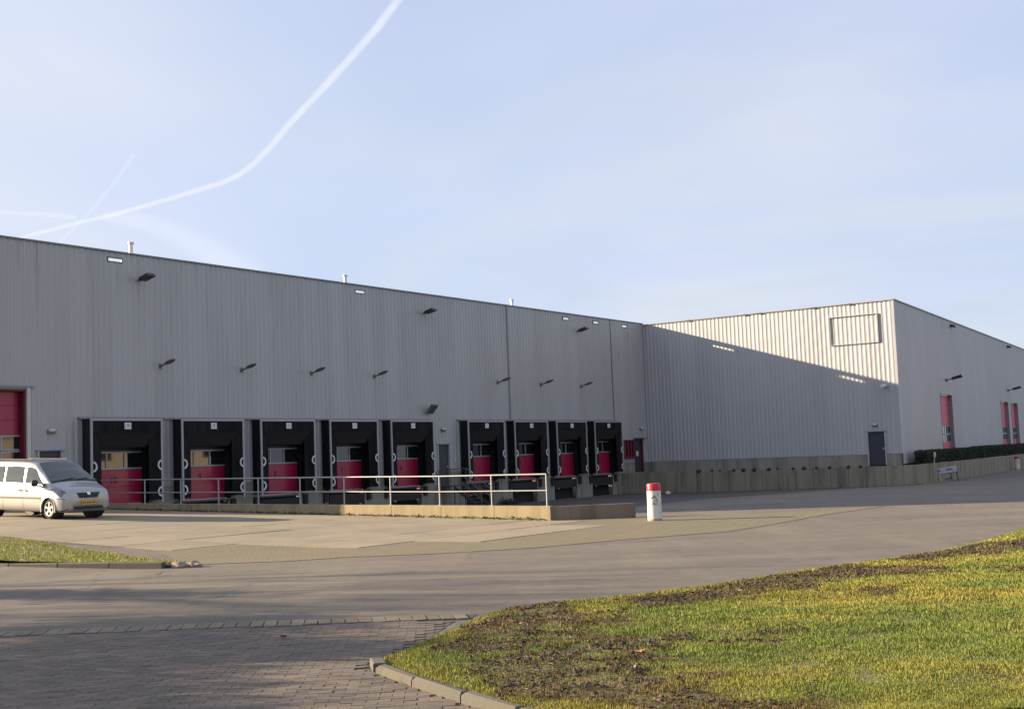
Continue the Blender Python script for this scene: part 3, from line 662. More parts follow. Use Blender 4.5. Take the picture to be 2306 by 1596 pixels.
# red sectional door on the left
MB().box(RD[1], RD[1]+.16, -.09, .02, .5, RD[3]+.06).build('door_jamb', lamp_wht, hallA)
MB().box(RD[1]-.10, RD[1], -.0, .32, .5, RD[3]).build('door_reveal', red_dk, hallA)
MB().box(RD[0], RD[1]-.10, .0, .32, RD[3]-.08, RD[3]).build('door_reveal', red_dk, hallA)
MB().box(RD[0]-.3, RD[1]+.3, -.11, .0, RD[3]+.06, RD[3]+.14).build('door_head', joint_m, hallA)
sd_ = MB().box(RD[0], RD[1]-.1, .38, .42, .5, RD[3]).build('sectional_door', steel_dk, hallA)
for k, (z0, z1, kind) in enumerate([(.55, 1.15, 'p'), (1.15, 1.75, 'p'), (1.75, 2.35, 'p'), (2.35, 2.97, 'g'), (2.97, 3.59, 'g'), (3.59, 4.17, 'p'), (4.17, 4.75, 'p'), (4.75, 5.3, 'p')]):
    if kind == 'p': MB().box(RD[0]+.02, RD[1]-.14, .32, .37, z0+.008, z1-.008).build('door_panel', red_m, hallA).parent = sd_
    else:
        x0 = RD[0]+.02
        for q in range(4):
            xa = x0+q*.93; xb = xa+.93-.02
            f = MB(); f.box(xa, xb, .30, .36, z0+.01, z0+.07); f.box(xa, xb, .30, .36, z1-.07, z1-.01); f.box(xa, xa+.06, .30, .36, z0+.07, z1-.07); f.box(xb-.06, xb, .30, .36, z0+.07, z1-.07)
            f.build('window_frame', alu, hallA).parent = sd_
            MB().box(xa+.06, xb-.06, .34, .35, z0+.07, z1-.07).build('pane', glass, hallA).parent = sd_
# red window and door near the inside corner
wf = MB(); a, b, c, d = WB
for x in (a, a+.45, a+.9, b-.07): wf.box(x, x+.08, -.07, .06, c, d)
wf.box(a-.02, b+.02, -.072, .06, d-.08, d); wf.box(a-.02, b+.02, -.073, .06, c, c+.16)
wfo = wf.build('window_frame', mat('deep_red_frame', (.20, .010, .025), .45), hallA)
for k in range(3): MB().box(a+.08+.45*k, a+.44+.45*k, .02, .03, c+.16, d-.08).build('pane', glass, hallA).parent = wfo
MB().box(PD3[0]-.1, PD3[1]+.25, -.35, .0, 2.97, 3.03).build('door_canopy', steel_dk, hallA)
dl = MB().box(PD3[0]+.04, PD3[1]-.12, .05, .09, .6, 2.97).build('door', char_m, hallA)
MB().box(PD3[0]+.3, PD3[0]+.6, .044, .05, 1.75, 2.1).build('notice', white_mk, hallA).parent = dl
MB().box(PD3[1]-.12, PD3[1], -.07, .06, .6, 2.95).build('door_jamb', red_dk, hallA); MB().box(PD3[0]-.06, PD3[0]+.04, -.07, .06, .6, 2.95).build('door_jamb', steel_dk, hallA)
for z in (1.30, 1.42): MB().box(45.5, 47.2, -.045, .02, z-.02, z+.06).build('sill', alu, hallA)

# flues on the roof
for k, (t, h, lb) in enumerate([(3.55, .58, 'tall metal flue on the roof above the nearest loading docks'), (17.55, .50, 'metal flue on the roof above the middle of the long front'), (33.2, .48, 'small metal flue on the roof nearest the inside corner')]):
    f = thing('flue', lb, 'flue', MA @ Matrix.Translation((t, .55, 10.78)), 'flues on the roof')
    MB().tube((0, 0, 0), (0, 0, .62+h), .085, 12).build('pipe', pipe_m, f, smooth=True, autos=40); MB().lathe([(0, .70+h), (.13, .68+h), (.14, .60+h), (.0, .61+h)], 14).build('cowl', pipe_m, f, smooth=True, autos=40)

# ------------------------------------------------------------------ loading docks
def half_ring(mb, x, z, side, y):
    n_ = 6; ro, ri = .225, .150; pts = []
    for i in range(n_+1):
        a_ = -math.pi/2+math.pi*i/n_; pts.append((a_,))
    vo = [(x+side*ro*math.cos(p[0])*.95, z+ro*math.sin(p[0])) for p in pts]; vi = [(x+side*ri*math.cos(p[0])*.95, z+ri*math.sin(p[0])) for p in pts]
    N = n_+1; vs = [(a_[0], y, a_[1]) for a_ in vo+vi]+[(a_[0], y+.03, a_[1]) for a_ in vo+vi]; fs = []
    for i in range(n_):
        fs += [(i, i+1, N+i+1, N+i), (2*N+i, 3*N+i, 3*N+i+1, 2*N+i+1), (i, 2*N+i, 2*N+i+1, i+1), (N+i, N+i+1, 3*N+i+1, 3*N+i)]
    mb.add(vs, fs)
P_ = .62
def dock_shelter(name, label, M):
    d = thing(name, label, 'loading dock', M, 'loading docks along the front')
    w = DW; z0, z1 = .72, 4.20
    MB().box(.0, .05, -P_+.03, -.045, z0, z1).build('side_curtain', black, d); MB().box(w-.05, w, -P_+.03, -.045, z0, z1).build('side_curtain', black, d)
    MB().box(.05, w-.05, -P_+.03, -.045, z1-.05, z1).build('roof_sheet', black, d)
    fr = MB(); fr.box(-.03, .065, -P_-.03, -P_+.03, z0-.1, z1-.085).build('frame_post', alu, d)
    MB().box(w-.065, w+.03, -P_-.03, -P_+.03, z0-.1, z1-.085).build('frame_post', alu, d)
    MB().box(-.035, w+.035, -P_-.035, -P_+.03, z1-.085, z1+.01).build('frame_head', alu, d)
    # front curtains: two side leaves and a head leaf whose lower flap sags inwards
    for sx in (0, 1):
        xa, xb = (.065, .60) if sx == 0 else (w-.60, w-.065)
        yi = -P_+.14
        cur = MB().hexa([(xa, -P_ if sx == 0 else yi, z0), (xb, yi if sx == 0 else -P_, z0), (xb, (yi if sx == 0 else -P_)+.02, z0), (xa, (-P_ if sx == 0 else yi)+.02, z0)],
                        [(xa, -P_ if sx == 0 else yi, z1-.09), (xb, yi if sx == 0 else -P_, z1-.09), (xb, (yi if sx == 0 else -P_)+.02, z1-.09), (xa, (-P_ if sx == 0 else yi)+.02, z1-.09)]).build('front_curtain', black, d)
        for zz_ in (2.22, 1.08):
            r_ = MB(); half_ring(r_, .065 if sx == 0 else w-.065, zz_, 1 if sx == 0 else -1, -P_-.045); r_.build('guide_marking', white_mk, d)
    MB().hexa([(.06, -P_-.012, 3.62), (w-.06, -P_-.012, 3.62), (w-.06, -P_+.01, 3.62), (.06, -P_+.01, 3.62)], [(.06, -P_-.012, z1-.09), (w-.06, -P_-.012, z1-.09), (w-.06, -P_+.01, z1-.09), (.06, -P_+.01, z1-.09)]).build('head_curtain', black, d)
    MB().hexa([(.62, -P_+.30, 3.0), (w-.62, -P_+.30, 3.0), (w-.62, -P_+.32, 3.0), (.62, -P_+.32, 3.0)], [(.28, -P_-.01, 3.64), (w-.28, -P_-.01, 3.64), (w-.28, -P_+.012, 3.64), (.28, -P_+.012, 3.64)]).build('head_flap', black_s, d)
    s_ = MB().box(w/2-.17, w/2+.17, -P_-.05, -P_-.03, 3.76, 4.04).build('number_plate', white_mk, d)
    # sectional door set back in the wall
    a, b = .43, 3.23; yd = .22
    dr = MB().box(a, b, yd+.05, yd+.08, .6, 3.6).build('dock_door', interior, d)
    for q in range(2): MB().box(a+.01, b-.01, yd-.01, yd+.04, .64+.72*q, .64+.72*(q+1)-.012).build('door_panel', red_m, d).parent = dr
    MB().box(a, b, yd-.03, yd+.04, 2.085, 2.15).build('door_rail', alu, d).parent = dr; MB().box(a, b, yd-.02, yd+.04, 2.78, 2.85).build('door_rail', alu, d).parent = dr
    MB().box(a, b, yd-.03, yd+.04, .58, .635).build('door_rail', alu, d).parent = dr
    for q in range(3):
        xa = a+.02+q*.93; MB().box(xa-.02, xa+.05, yd-.02, yd+.04, 2.15, 2.78).build('window_post', alu, d).parent = dr
        MB().box(xa+.05, xa+.91, yd+.01, yd+.02, 2.15, 2.78).build('pane', glass, d).parent = dr
    MB().box(a+.02, b, yd-.0, yd+.04, 2.86, 3.55).build('door_panel', char_m, d).parent = dr
    for xa in (a-.12, b): MB().box(xa, xa+.12, -.048, .28, .6, 3.6).build('door_guide', black, d)
    for xa, xb in ((.05, .31), (3.35, w-.05)): MB().box(xa, xb, -.075, -.05, z0, 3.6).build('inner_pad', black, d)
    MB().box(.05, w-.05, -.075, -.05, 3.6, z1-.06).build('inner_pad', black, d)
    # leveller pit and bumpers below the door
    MB().box(.35, 3.35, .45, .5, -1.1, .6).build('leveller_pit', interior, d)
    MB().box(.45, 3.2, -.06, .44, .50, .575).build('leveller_deck', steel_dk, d)
    for xa in (.02, 3.34): MB().box(xa, xa+.26, -.14, .0, .06, .56).build('bumper', rubber, d)
    MB().box(.5, 3.15, -.02, .03, -.15, .42).build('leveller_lip', rubber, d)
    for xa in (.75, 2.7): MB().box(xa, xa+.18, -.07, -.025, -.18, -.10).build('lip_catch', galv, d)
    return d
proto = None
DL = ['nearest loading dock beside the van, number 10 on its red door', 'second loading dock from the van, number 9 on its red door', 'third loading dock from the van, number 8 on its red door, behind the railing',
      'fourth loading dock from the van, behind the middle of the railing', 'fifth loading dock from the van, left of the dark door with the steel stair',
      'first loading dock right of the steel stair and weeds', 'second loading dock right of the steel stair, at the end of the railing', 'second last loading dock before the inside corner, over the low ramp wall',
      'last loading dock before the red framed window near the inside corner']
docks = []
for k, x in enumerate(DX):
    M = MA @ Matrix.Translation((x, 0, 0))
    if k == 0: proto = dock_shelter('loading_dock', DL[0], M); d = proto
    else: d = copy_thing(proto, M, DL[k])
    docks.append(d)
RX = Matrix.Rotation(R(90), 4, 'X')
for k, d in enumerate(docks):
    num = str(10-k); M = WM[d.name]
    n_ = text_mesh('number', num, .40, ink_num, d, M @ Matrix.Translation((1.72, .206, 1.62)) @ RX)
    text_mesh('number', num, .17, ink_pale, d, M @ Matrix.Translation((DW/2, -P_-.053, 3.91)) @ RX)
# concrete pad fronts between the docks
# ------------------------------------------------------------------ lamps and fittings on the walls
def arm_lamp(label, M, first=None):
    if first: return copy_thing(first, M, label)
    d = thing('wall_lamp', label, 'lamp', M, 'grey arm lamps in a row above the docks')
    MB().box(-.07, .07, -.06, -.04, -.14, .10).build('bracket', lamp_gry, d)
    MB().tube((0, -.05, -.03), (0, -.42, .07), .036, 8).build('arm', lamp_gry, d, smooth=True)
    h = MB(); P = []
    for i in range(9):
        f_ = i/8; y = -.36-.62*f_; w_ = .17*math.sin(math.pi*(.12+.84*f_))**.6; zc = .06+.16*f_; hh = .085*math.sin(math.pi*(.1+.86*f_))**.6
        P.append([(w_*math.cos(a_), y, zc+hh*math.sin(a_)) for a_ in [2*math.pi*q/10 for q in range(11)]])
    h.grid(P); h.add(P[0][:10], [tuple(range(10))]); h.add(P[-1][:10], [tuple(range(10))]); h.build('lamp_head', lamp_gry, d, smooth=True, autos=50); return d
AL = [(4.9, 'grey arm lamp on the wall above the nearest dock'), (9.75, 'grey arm lamp above the second dock from the van'), (14.45, 'grey arm lamp above the third dock from the van'), (19.3, 'grey arm lamp above the fourth dock from the van'),
      (30.8, 'grey arm lamp just left of the first vertical wall joint'), (35.6, 'grey arm lamp above the middle of the far bank of docks'), (40.5, 'rightmost grey arm lamp on the long front')]
first = None
for t, lb in AL:
    o = arm_lamp(lb, MA @ Matrix.Translation((t-.3, 0, 6.58)), first); first = first or o
def flood(label, M, first=None, m=lamp_blk):
    if first: return copy_thing(first, M, label)
    d = thing('floodlight', label, 'lamp', M, 'black floodlights high on the wall')
    MB().box(-.05, .05, -.30, -.04, -.06, .0).build('bracket', lamp_blk, d)
    B = Matrix.Translation((0, -.52, .05)) @ Matrix.Rotation(R(-14), 4, 'X')
    h = MB(); h.M = B; h.hexa([(-.24, -.36, -.05), (.24, -.36, -.05), (.24, .30, -.05), (-.24, .30, -.05)], [(-.17, -.28, .10), (.17, -.28, .10), (.17, .26, .10), (-.17, .26, .10)]); h.build('housing', lamp_blk, d)
    g_ = MB(); g_.M = B; g_.box(-.2, .2, -.3, .16, -.058, -.051); g_.build('lens', steel_dk, d); return d
first = None
for t, lb in ((3.5, 'black floodlight high on the wall under the tall left flue'), (23.4, 'black floodlight high on the wall in the middle of the long front'), (40.0, 'black floodlight high on the wall near the inside corner')):
    o = flood(lb, MA @ Matrix.Translation((t, 0, 10.30)), first); first = first or o
def bulkhead(label, M, first=None):
    if first: return copy_thing(first, M, label)
    d = thing('door_lamp', label, 'lamp', M, 'small white lamps above the doors')
    MB().box(-.17, .17, -.10, -.04, -.09, .07).build('base', lamp_gry, d)
    P = []
    for i in range(6):
        f_ = i/5; P.append([(.17*math.cos(a_)*math.cos(f_*1.5), -.10-.16*math.sin(f_*1.5), .0+.09*math.sin(a_)*math.cos(f_*1.5)+.03) for a_ in [2*math.pi*q/12 for q in range(13)]])
    MB().grid(P).build('cover', lamp_wht, d, smooth=True); return d
first = None
for M, lb in ((MA @ Matrix.Translation((-1.0, 0, 3.70)), 'white lamp above the dark door behind the van'), (MA @ Matrix.Translation((24.85, 0, 3.68)), 'white lamp above the dark door with the steel stair'),
              (MA @ Matrix.Translation((48.3, 0, 3.70)), 'small white lamp above the red framed door in the corner'), (MBf @ Matrix.Translation((16.88, 0, 3.19)), 'small lamp above the blue grey door in the sunlit end wall')):
    o = bulkhead(lb, M, first); first = first or o
sp = thing('tilted_spotlight', 'grey boxy spotlight tilted downwards on the wall above the fifth dock', 'lamp', MA @ Matrix.Translation((23.45, 0, 4.85)))
MB().box(-.04, .04, -.3, -.04, -.05, .03).build('bracket', steel_dk, sp)
b_ = MB(); b_.M = Matrix.Translation((0, -.42, 0)) @ Matrix.Rotation(R(42), 4, 'X'); b_.box(-.26, .26, -.06, .05, -.30, .30); b_.build('housing', lamp_gry, sp)
b_ = MB(); b_.M = Matrix.Translation((0, -.42, 0)) @ Matrix.Rotation(R(42), 4, 'X'); b_.box(-.3, .3, .05, .09, -.34, .34); b_.build('rim', lamp_wht, sp)
kp = thing('wall_box', 'tiny pale entry box on the wall right of the door with the steel stair', 'entry box', MA @ Matrix.Translation((25.85, 0, 1.95)))
MB().box(-.06, .06, -.10, -.04, -.1, .1).build('case', lamp_wht, kp)

# ------------------------------------------------------------------ hall B and C
hallB = thing('warehouse', 'pale corrugated warehouse at the right whose end wall is half sunlit', 'building', MBf)
TOPB = 11.27; LB = 18.58
PB = (16.33, 17.50, .58, 2.76)
mb = MB(); corrugated(mb, .0, LB-.12, 1.30, TOPB, [PB], phase=.1, depth=.017); mb.build('wall', cladding_c, hallB)
# plinth in separate precast panels
x = -.06
while x < LB-.1:
    x1 = min(x+4.1, LB-.05)
    if x < PB[0] < x1: segs = [(x, PB[0])]; x1 = PB[1]
    else: segs = [(x, x1)]
    for a, b in segs: MB().box(a+.012, b-.012, .0, .12, -.9, 1.285).build('plinth_panel', conc, hallB)
    x = x1
MB().box(-.0, LB, .13, .2, -.9, 11.1).build('inner_wall', interior, hallB)
MB().box(LB-.13, LB+.02, -.06, .12, 1.3, TOPB).build('corner_trim', cladding_c, hallB)
MB().box(.0, LB+.05, -.085, .08, TOPB, TOPB+.06).build('coping', coping_pale, hallB)
for xx in (3.6, 8.0, 9.1, 13.0, 15.5): MB().box(xx, xx+.35, -.10, -.085, TOPB-.05, TOPB+.05).build('gutter_clip', steel_dk, hallB)
door_leaf(hallB, *PB, mat('slate_door', (0.032, 0.034, 0.048), .45, var=.08, vscale=2))
MB().box(-.06, .04, -.10, -.0, 1.3, TOPB).build('corner_trim', joint_m, hallB)
# long side wall (C): doors, coping
CD = [(13.1, 17.45, 1.1, 5.45), (41.0, 45.3, 1.1, 5.47), (47.2, 51.3, 1.1, 5.47)]
mb = MB(); corrugated(mb, .0, 95, .62, TOPB, CD, depth=.03); mb.build('wall', cladding_c, hallB, MC)
mb = MB(); plate(mb, .05, 95, -.9, 11.1, .13, [(a, b, c-.6, d) for a, b, c, d in CD]); mb.build('inner_wall', interior, hallB, MC)
MB().box(-.02, 95.1, -.08, .10, TOPB, TOPB+.09).build('coping', coping_m, hallB, MC)
mb = MB(); mb.add([tuple(MC.inverted() @ MBf @ Vector((.1, .1, 11.0))), (0.1, .1, 11.0), (95, .1, 11.0), (95, 60, 11.0), (20, 60, 11.0)], [(0, 1, 2, 3, 4)]); mb.build('roof', joint_m, hallB, MC)
for (a, b, c, d) in CD:
    dd = MB().box(a, b, .28, .30, c-.6, d).build('sectional_door', steel_dk, hallB, MC)
    MB().box(a-.02, a+.02, -.05, .28, c-.6, d).build('door_reveal', red_dk, hallB, MC); MB().box(b-.02, b+.10, -.06, .28, c-.6, d+.05).build('door_reveal', joint_m, hallB, MC)
    MB().box(a-.1, b+.1, -.06, .0, d, d+.06).build('door_head', joint_m, hallB, MC)
    hs = [(c-.6, c+.1, 'p'), (c+.1, c+.78, 'p'), (c+.78, c+1.42, 'g'), (c+1.42, c+2.07, 'g'), (c+2.07, c+2.85, 'p'), (c+2.85, c+3.6, 'p'), (c+3.6, d, 'p')]
    for z0, z1, kd in hs:
        if kd == 'p': MB().box(a+.03, b-.03, .22, .27, z0+.008, z1-.008).build('door_panel', red_c, hallB, MC).parent = dd
        else:
            for q in range(4):
                xa = a+.03+q*(b-a-.06)/4; xb = xa+(b-a-.06)/4; f = MB(); f.box(xa, xb, .21, .26, z0+.01, z0+.07); f.box(xa, xb, .21, .26, z1-.07, z1-.01); f.box(xa, xa+.07, .21, .26, z0+.07, z1-.07)
                f.build('window_frame', alu, hallB, MC).parent = dd; MB().box(xa+.07, xb, .235, .245, z0+.07, z1-.07).build('pane', glass, hallB, MC).parent = dd
# blank sign frame
sf = thing('sign_frame', 'empty rectangular sign frame high on the sunlit corrugated wall', 'sign frame', MBf @ Matrix.Translation((14.15, 0, 8.62)))
for b_, nm in (((0, 3.35, -.11, -.035, 1.86, 1.91), 'frame_rail'), ((0, 3.35, -.11, -.035, -.02, .03), 'frame_rail'), ((0, .06, -.11, -.035, .03, 1.86), 'frame_post'), ((3.27, 3.35, -.11, -.035, .03, 1.86), 'frame_post')):
    MB().box(*b_).build(nm, alu, sf)
o = thing('corner_lamp', 'white lamp head on the shaded end wall near the corner', 'lamp', MBf @ Matrix.Translation((17.75, 0, 5.72)))
MB().box(-.06, .06, -.12, -.04, -.08, .08).build('bracket', lamp_gry, o)
b_ = MB(); b_.M = Matrix.Translation((0, -.5, 0)) @ Matrix.Rotation(R(6), 4, 'X'); b_.hexa([(-.12, -.42, -.07), (.12, -.42, -.07), (.14, .4, -.07), (-.14, .4, -.07)], [(-.09, -.38, .07), (.09, -.38, .07), (.12, .38, .08), (-.12, .38, .08)]); b_.build('lamp_head', lamp_wht, o)
first = None
for x, lb in ((15.6, 'dark arm lamp on the side wall above the first red door'), (45.8, 'dark arm lamp on the side wall above the pair of far red doors')):
    if first is None:
        first = thing('side_wall_lamp', lb, 'lamp', MC @ Matrix.Translation((x, 0, 6.60)), 'arm lamps on the right side wall')
        MB().box(-.1, .1, -.12, -.04, -.15, .08).build('bracket', lamp_blk, first); MB().tube((0, -.1, -.04), (.0, -.5, .08), .04, 8).build('arm', lamp_gry, first)
        b_ = MB(); b_.M = Matrix.Translation((0, -.85, .14)) @ Matrix.Rotation(R(-12), 4, 'X'); b_.hexa([(-.2, -.42, -.10), (.2, -.42, -.10), (.16, .38, -.10), (-.16, .38, -.10)], [(-.12, -.36, .12), (.12, -.36, .12), (.1, .34, .10), (-.1, .34, .10)]); b_.build('lamp_head', lamp_blk, first)
    else: copy_thing(first, MC @ Matrix.Translation((x, 0, 6.66)), lb)
first = None
for x, lb in ((18.9, 'small black fitting under the eave of the side wall, nearer one'), (47.3, 'small black fitting under the eave of the side wall, farther one')):
    if first is None:
        first = thing('eave_fitting', lb, 'lamp', MC @ Matrix.Translation((x, 0, 10.95)), 'black fittings under the eave')
        MB().box(-.12, .12, -.10, -.04, -.10, .12).build('bracket', lamp_blk, first); b_ = MB(); b_.hexa([(-.2, -.42, -.16), (.2, -.42, -.16), (.2, -.1, -.12), (-.2, -.1, -.12)], [(-.16, -.38, .02), (.16, -.38, .02), (.16, -.1, .1), (-.16, -.1, .1)]); b_.build('housing', lamp_blk, first)
    else: copy_thing(first, MC @ Matrix.Translation((x, 0, 10.95)), lb)

# ------------------------------------------------------------------ retaining wall and walkway
RW = [(45.2, -.0), (45.2, 18.4), (45.45, 19.3), (46.3, 19.95), (47.6, 20.05), (58.8, 19.7), (82, 17.8), (112, 15.4)]
rw = thing('retaining_wall', 'low mossy concrete retaining wall in front of the end wall and curving along the hedge', 'wall')
def polypt(L_, d):
    for i in range(len(L_)-1):
        p = Vector(L_[i]); q = Vector(L_[i+1]); l_ = (q-p).length
        if d <= l_ or i == len(L_)-2: return p+(q-p)*(d/l_), (q-p).normalized()
        d -= l_
tot = sum((Vector(RW[i+1])-Vector(RW[i])).length for i in range(len(RW)-1)); d_ = 0; pit = 1.17
while d_ < tot-1:
    (p, _), (q, _) = polypt(RW, d_+.012), polypt(RW, d_+pit-.012); dr = (q-p).normalized(); nr = Vector((-dr.y, dr.x))   # points to +t side? keep thickness behind
    if nr.x < 0 or (abs(nr.x) < .3 and nr.y > 0): nr = -nr
    p2, q2 = p+nr*.14, q+nr*.14; zt = .585+random.uniform(-.012, .012)
    MB().hexa([W(*p, -1.3), W(*q, -1.3), W(*q2, -1.3), W(*p2, -1.3)], [W(*p, zt), W(*q, zt), W(*q2, zt), W(*p2, zt)]).build('wall_panel', conc_dark, rw); d_ += pit
ww = MB(); b0 = C0+Vector((0, 0, 0))
tc0, sc0 = TS(C0.x, C0.y)
pts = [(45.3, .05), (45.3, 18.4), (45.55, 19.25), (46.35, 19.85), (47.6, 19.93), (58.8, 19.58), (82, 17.68), (112, 15.28)]
cpt = [TS(*(MC @ Vector((x, .02, 0))).xy) for x in (95, 60, 30, 10, 0)]
poly = [W(*p, 0).xy for p in pts]+[W(*p, 0).xy for p in cpt]+[W(49.36, 0.05).xy]
wk = clip_poly([tuple(p) for p in poly], 0, 'raised_path', mat('path_concrete', (.16, .155, .14), .95, var=.25, vscale=2, bump=.005, bscale=30), cell=4, zf=lambda x, y: .50); tag(wk, kind='structure')
gd = MB(); d_ = .3; last = None; P = []
while d_ < tot-1:
    p, t_ = polypt(RW, d_); nr = Vector((-t_.y, t_.x)); nr = -nr if not (nr.x > 0 or (abs(nr.x) < .3 and nr.y < 0)) else nr
    q = p-nr*.42; q0 = p-nr*.0; P.append([tuple(W(*q0, zts(q0.x, q0.y, 'R')+.012)), tuple(W(*q, zts(q.x, q.y, 'R')+.012))]); d_ += 1.0
gd.grid(P); tag(gd.build('gutter', mat('gutter_dirt', (.045, .04, .032), .95, var=.4, vscale=3, bump=.01, bscale=20)), kind='structure')
RAMP = [tuple(W(*p).xy) for p in ((.3, .6), (44.8, .6), (44.6, 17.6), (36, 17), (27, 14.5), (18, 16.5), (9, 19), (.6, 22.4))]
ra = clip_poly(RAMP, .006, 'dock_ramp', mat('ramp_asphalt', (.075, .068, .06), .9, var=.25, vscale=1.2, bump=.008, bscale=50, dirt=(.04, .037, .033), dscale=.5, damt=.7)); tag(ra, kind='structure')
# moss lumps on the wall top
V = []; Fm = []
r = np.random.default_rng(9)
bm = bmesh.new(); bmesh.ops.create_icosphere(bm, subdivisions=2, radius=1); iv = np.array([v.co[:] for v in bm.verts]); ifc = np.array([[v.index for v in f.verts] for f in bm.faces]); bm.free()
k = 0; d_ = 6.0
while d_ < 17.2:
    p, _ = polypt(RW, d_); w_ = W(p.x+.06, p.y, .585); s_ = r.uniform(.07, .15)
    V.append(iv*[s_*1.3, s_*1.3, s_]*(1+r.normal(0, .12, iv.shape))+np.array(w_)); Fm.append(ifc+k*len(iv)); k += 1; d_ += r.uniform(.5, 1.25)
tag(tri_mesh('moss_clumps', np.concatenate(V), np.concatenate(Fm), moss_m), 'dark moss lumps dotted along the top of the retaining wall', 'moss', kind='stuff')
# hedges
def hedge(x0, x1, zt, label, seed):
    h = thing('hedge', label, 'hedge', MC @ Matrix.Translation((x0, -.5, .5)), 'clipped hedges along the side wall')
    y0, y1 = -.85, .02; L_ = x1-x0; H = zt-.5
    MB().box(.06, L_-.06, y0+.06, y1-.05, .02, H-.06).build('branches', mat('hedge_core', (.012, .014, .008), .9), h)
    r = np.random.default_rng(seed); N = int(L_*900); face = r.random(N); X = r.uniform(0, L_, N); Y = np.where(face < .62, y0+r.normal(0, .045, N), r.uniform(y0, y1, N)); Z = np.where(face < .62, r.uniform(.0, H, N), H+r.normal(0, .025, N)-.02+.05*vnoise(X, Y, 1.9, 71))
    endm = face > .96; X = np.where(endm, r.normal(0, .02, N), X); Z = np.where(endm, r.uniform(0, H, N), Z)
    s = r.uniform(.02, .045, N); V = np.empty((N, 3, 3))
    for q in range(3): V[:, q] = np.stack([X, Y, Z], 1)+r.normal(0, 1, (N, 3))*s[:, None]
    c = np.tile([1., 1., 1.], (N, 1))*r.uniform(.5, 1.6, (N, 1)); tri_mesh('foliage', V.reshape(-1, 3), np.arange(N*3).reshape(N, 3), hedge_m, c, h)
hedge(1.0, 20.3, 1.36, 'long dark clipped hedge starting at the building corner', 5); hedge(21.4, 54, 1.42, 'second dark clipped hedge farther along the side wall', 6)
def marker(x, y, h, label, disc):
    d = thing('marker_post', label, 'post', MC @ Matrix.Translation((x, y, .5)))
    MB().tube((0, 0, 0), (0, 0, h), .04 if disc else .05, 8).build('post', galv, d)
    if disc: MB().lathe([(0, -.04), (.19, -.035), (.19, .035), (0, .04)], 18, 'Y', (0, -.06, h)).build('disc', mat('marker_disc', (.36, .40, .35), .6), d)
marker(.95, -1.75, .62, 'short post with a round pale disc at the near end of the hedge', True); marker(20.85, -.9, .92, 'short pale post in the gap between the two hedges', False)

# leaning road sign by the wall
sx, sy = 28.2, 83.8; zb = zg(sx, sy)
sg = thing('street_sign', 'white street sign leaning to the left on low legs against the retaining wall', 'sign', Matrix.Translation((sx, sy, zb)) @ Matrix.Rotation(R(-17), 4, 'Z') @ Matrix.Rotation(R(-8.5), 4, 'Y'))
MB().box(-.87, .87, -.03, .0, .50, .90).build('board', mat('sign_white', (.42, .43, .47), .5, var=.1, vscale=6), sg)
for x, m in ((-.28, lamp_wht), (.42, steel_dk), (.80, steel_dk)): MB().box(x-.04, x+.04, .0, .05, -.15, .5).build('leg', m, sg)
for a, b in ((-.62, -.18), (.18, .62)):
    x = a; mk = MB()
    while x < b: mk.box(x, x+.045, -.034, -.03, .65, .76+random.choice((0, .03))); mk.box(x, x+.06, -.034, -.03, .65, .67); x += .075
    mk.build('lettering', ink, sg)
MB().box(-.02, .42, .02, .06, .08, .16).build('cross_bar', steel_dk, sg); MB().box(-.9, .9, .0, .03, .46, .50).build('cross_bar', steel_dk, sg)
lt = MB(); lx, ly = 9.9, 83.6; bm = bmesh.new(); bmesh.ops.create_icosphere(bm, subdivisions=1, radius=.17)
lt.add([(lx+v.co.x*random.uniform(.8, 1.6), ly+v.co.y, zg(lx, ly)+.1+v.co.z*random.uniform(.6, 1)) for v in bm.verts], [tuple(v.index for v in f.verts) for f in bm.faces]); bm.free()
tag(lt.build('litter', lamp_wht), 'crumpled white litter at the foot of the retaining wall', 'litter')

# ------------------------------------------------------------------ ramp parapet and railing
pp = thing('parapet', 'low weathered concrete parapet beside the dock ramp under the railing', 'wall', frame(W(0, 23.2), -TH))
def ptop(s): return .44+.0145*(23.2-s)
s_ = 23.2
lens = [2.1]*11
for k, l_ in enumerate(lens):
    a, b = s_-l_, s_; za, zb_ = ptop(a), ptop(b)
    f = lambda s, y, z: (s-23.2, y, z)
    MB().hexa([f(a+.008, 0, -1.2), f(b-.008 if k else b, 0, -1.2), f(b-.008 if k else b, .22, -1.2), f(a+.008, .22, -1.2)], [f(a+.008, 0, za), f(b-.008 if k else b, 0, zb_), f(b-.008 if k else b, .22, zb_), f(a+.008, .22, za)]).build('parapet_section', conc_warm, pp); s_ -= l_
e0 = W(0, 23.2); e1 = Vector((3.58, 38.80, 0)); dv = (e1-e0).normalized(); nb = Vector((-dv.y, dv.x, 0))*.22
r = np.random.default_rng(55); N = 3000; ss = r.uniform(0, 23, N); tt = -np.abs(r.normal(0, .10, N))-.01; X = F0.x+AV.x*tt+NV.x*ss; Y = F0.y+AV.y*tt+NV.y*ss; Z = np.array([zts(a, b, 'L') for a, b in zip(tt, ss)])+.02; V = np.empty((N, 3, 3)); z_ = r.uniform(.015, .05, N)
for q in range(3): V[:, q] = np.stack([X, Y, Z], 1)+np.abs(r.normal(0, 1, (N, 3)))*z_[:, None]*[1, 1, .9]
tag(tri_mesh('weed_line', V.reshape(-1, 3), np.arange(N*3).reshape(N, 3), weed_m, np.ones((N, 3))*r.uniform(.7, 2.2, (N, 1))), 'line of low moss and weeds growing along the foot of the ramp parapet', 'weeds', kind='stuff')
pe = thing('parapet', 'short dark faced end piece of the concrete parapet left of the near bollard', 'wall', Matrix.Translation(e0))
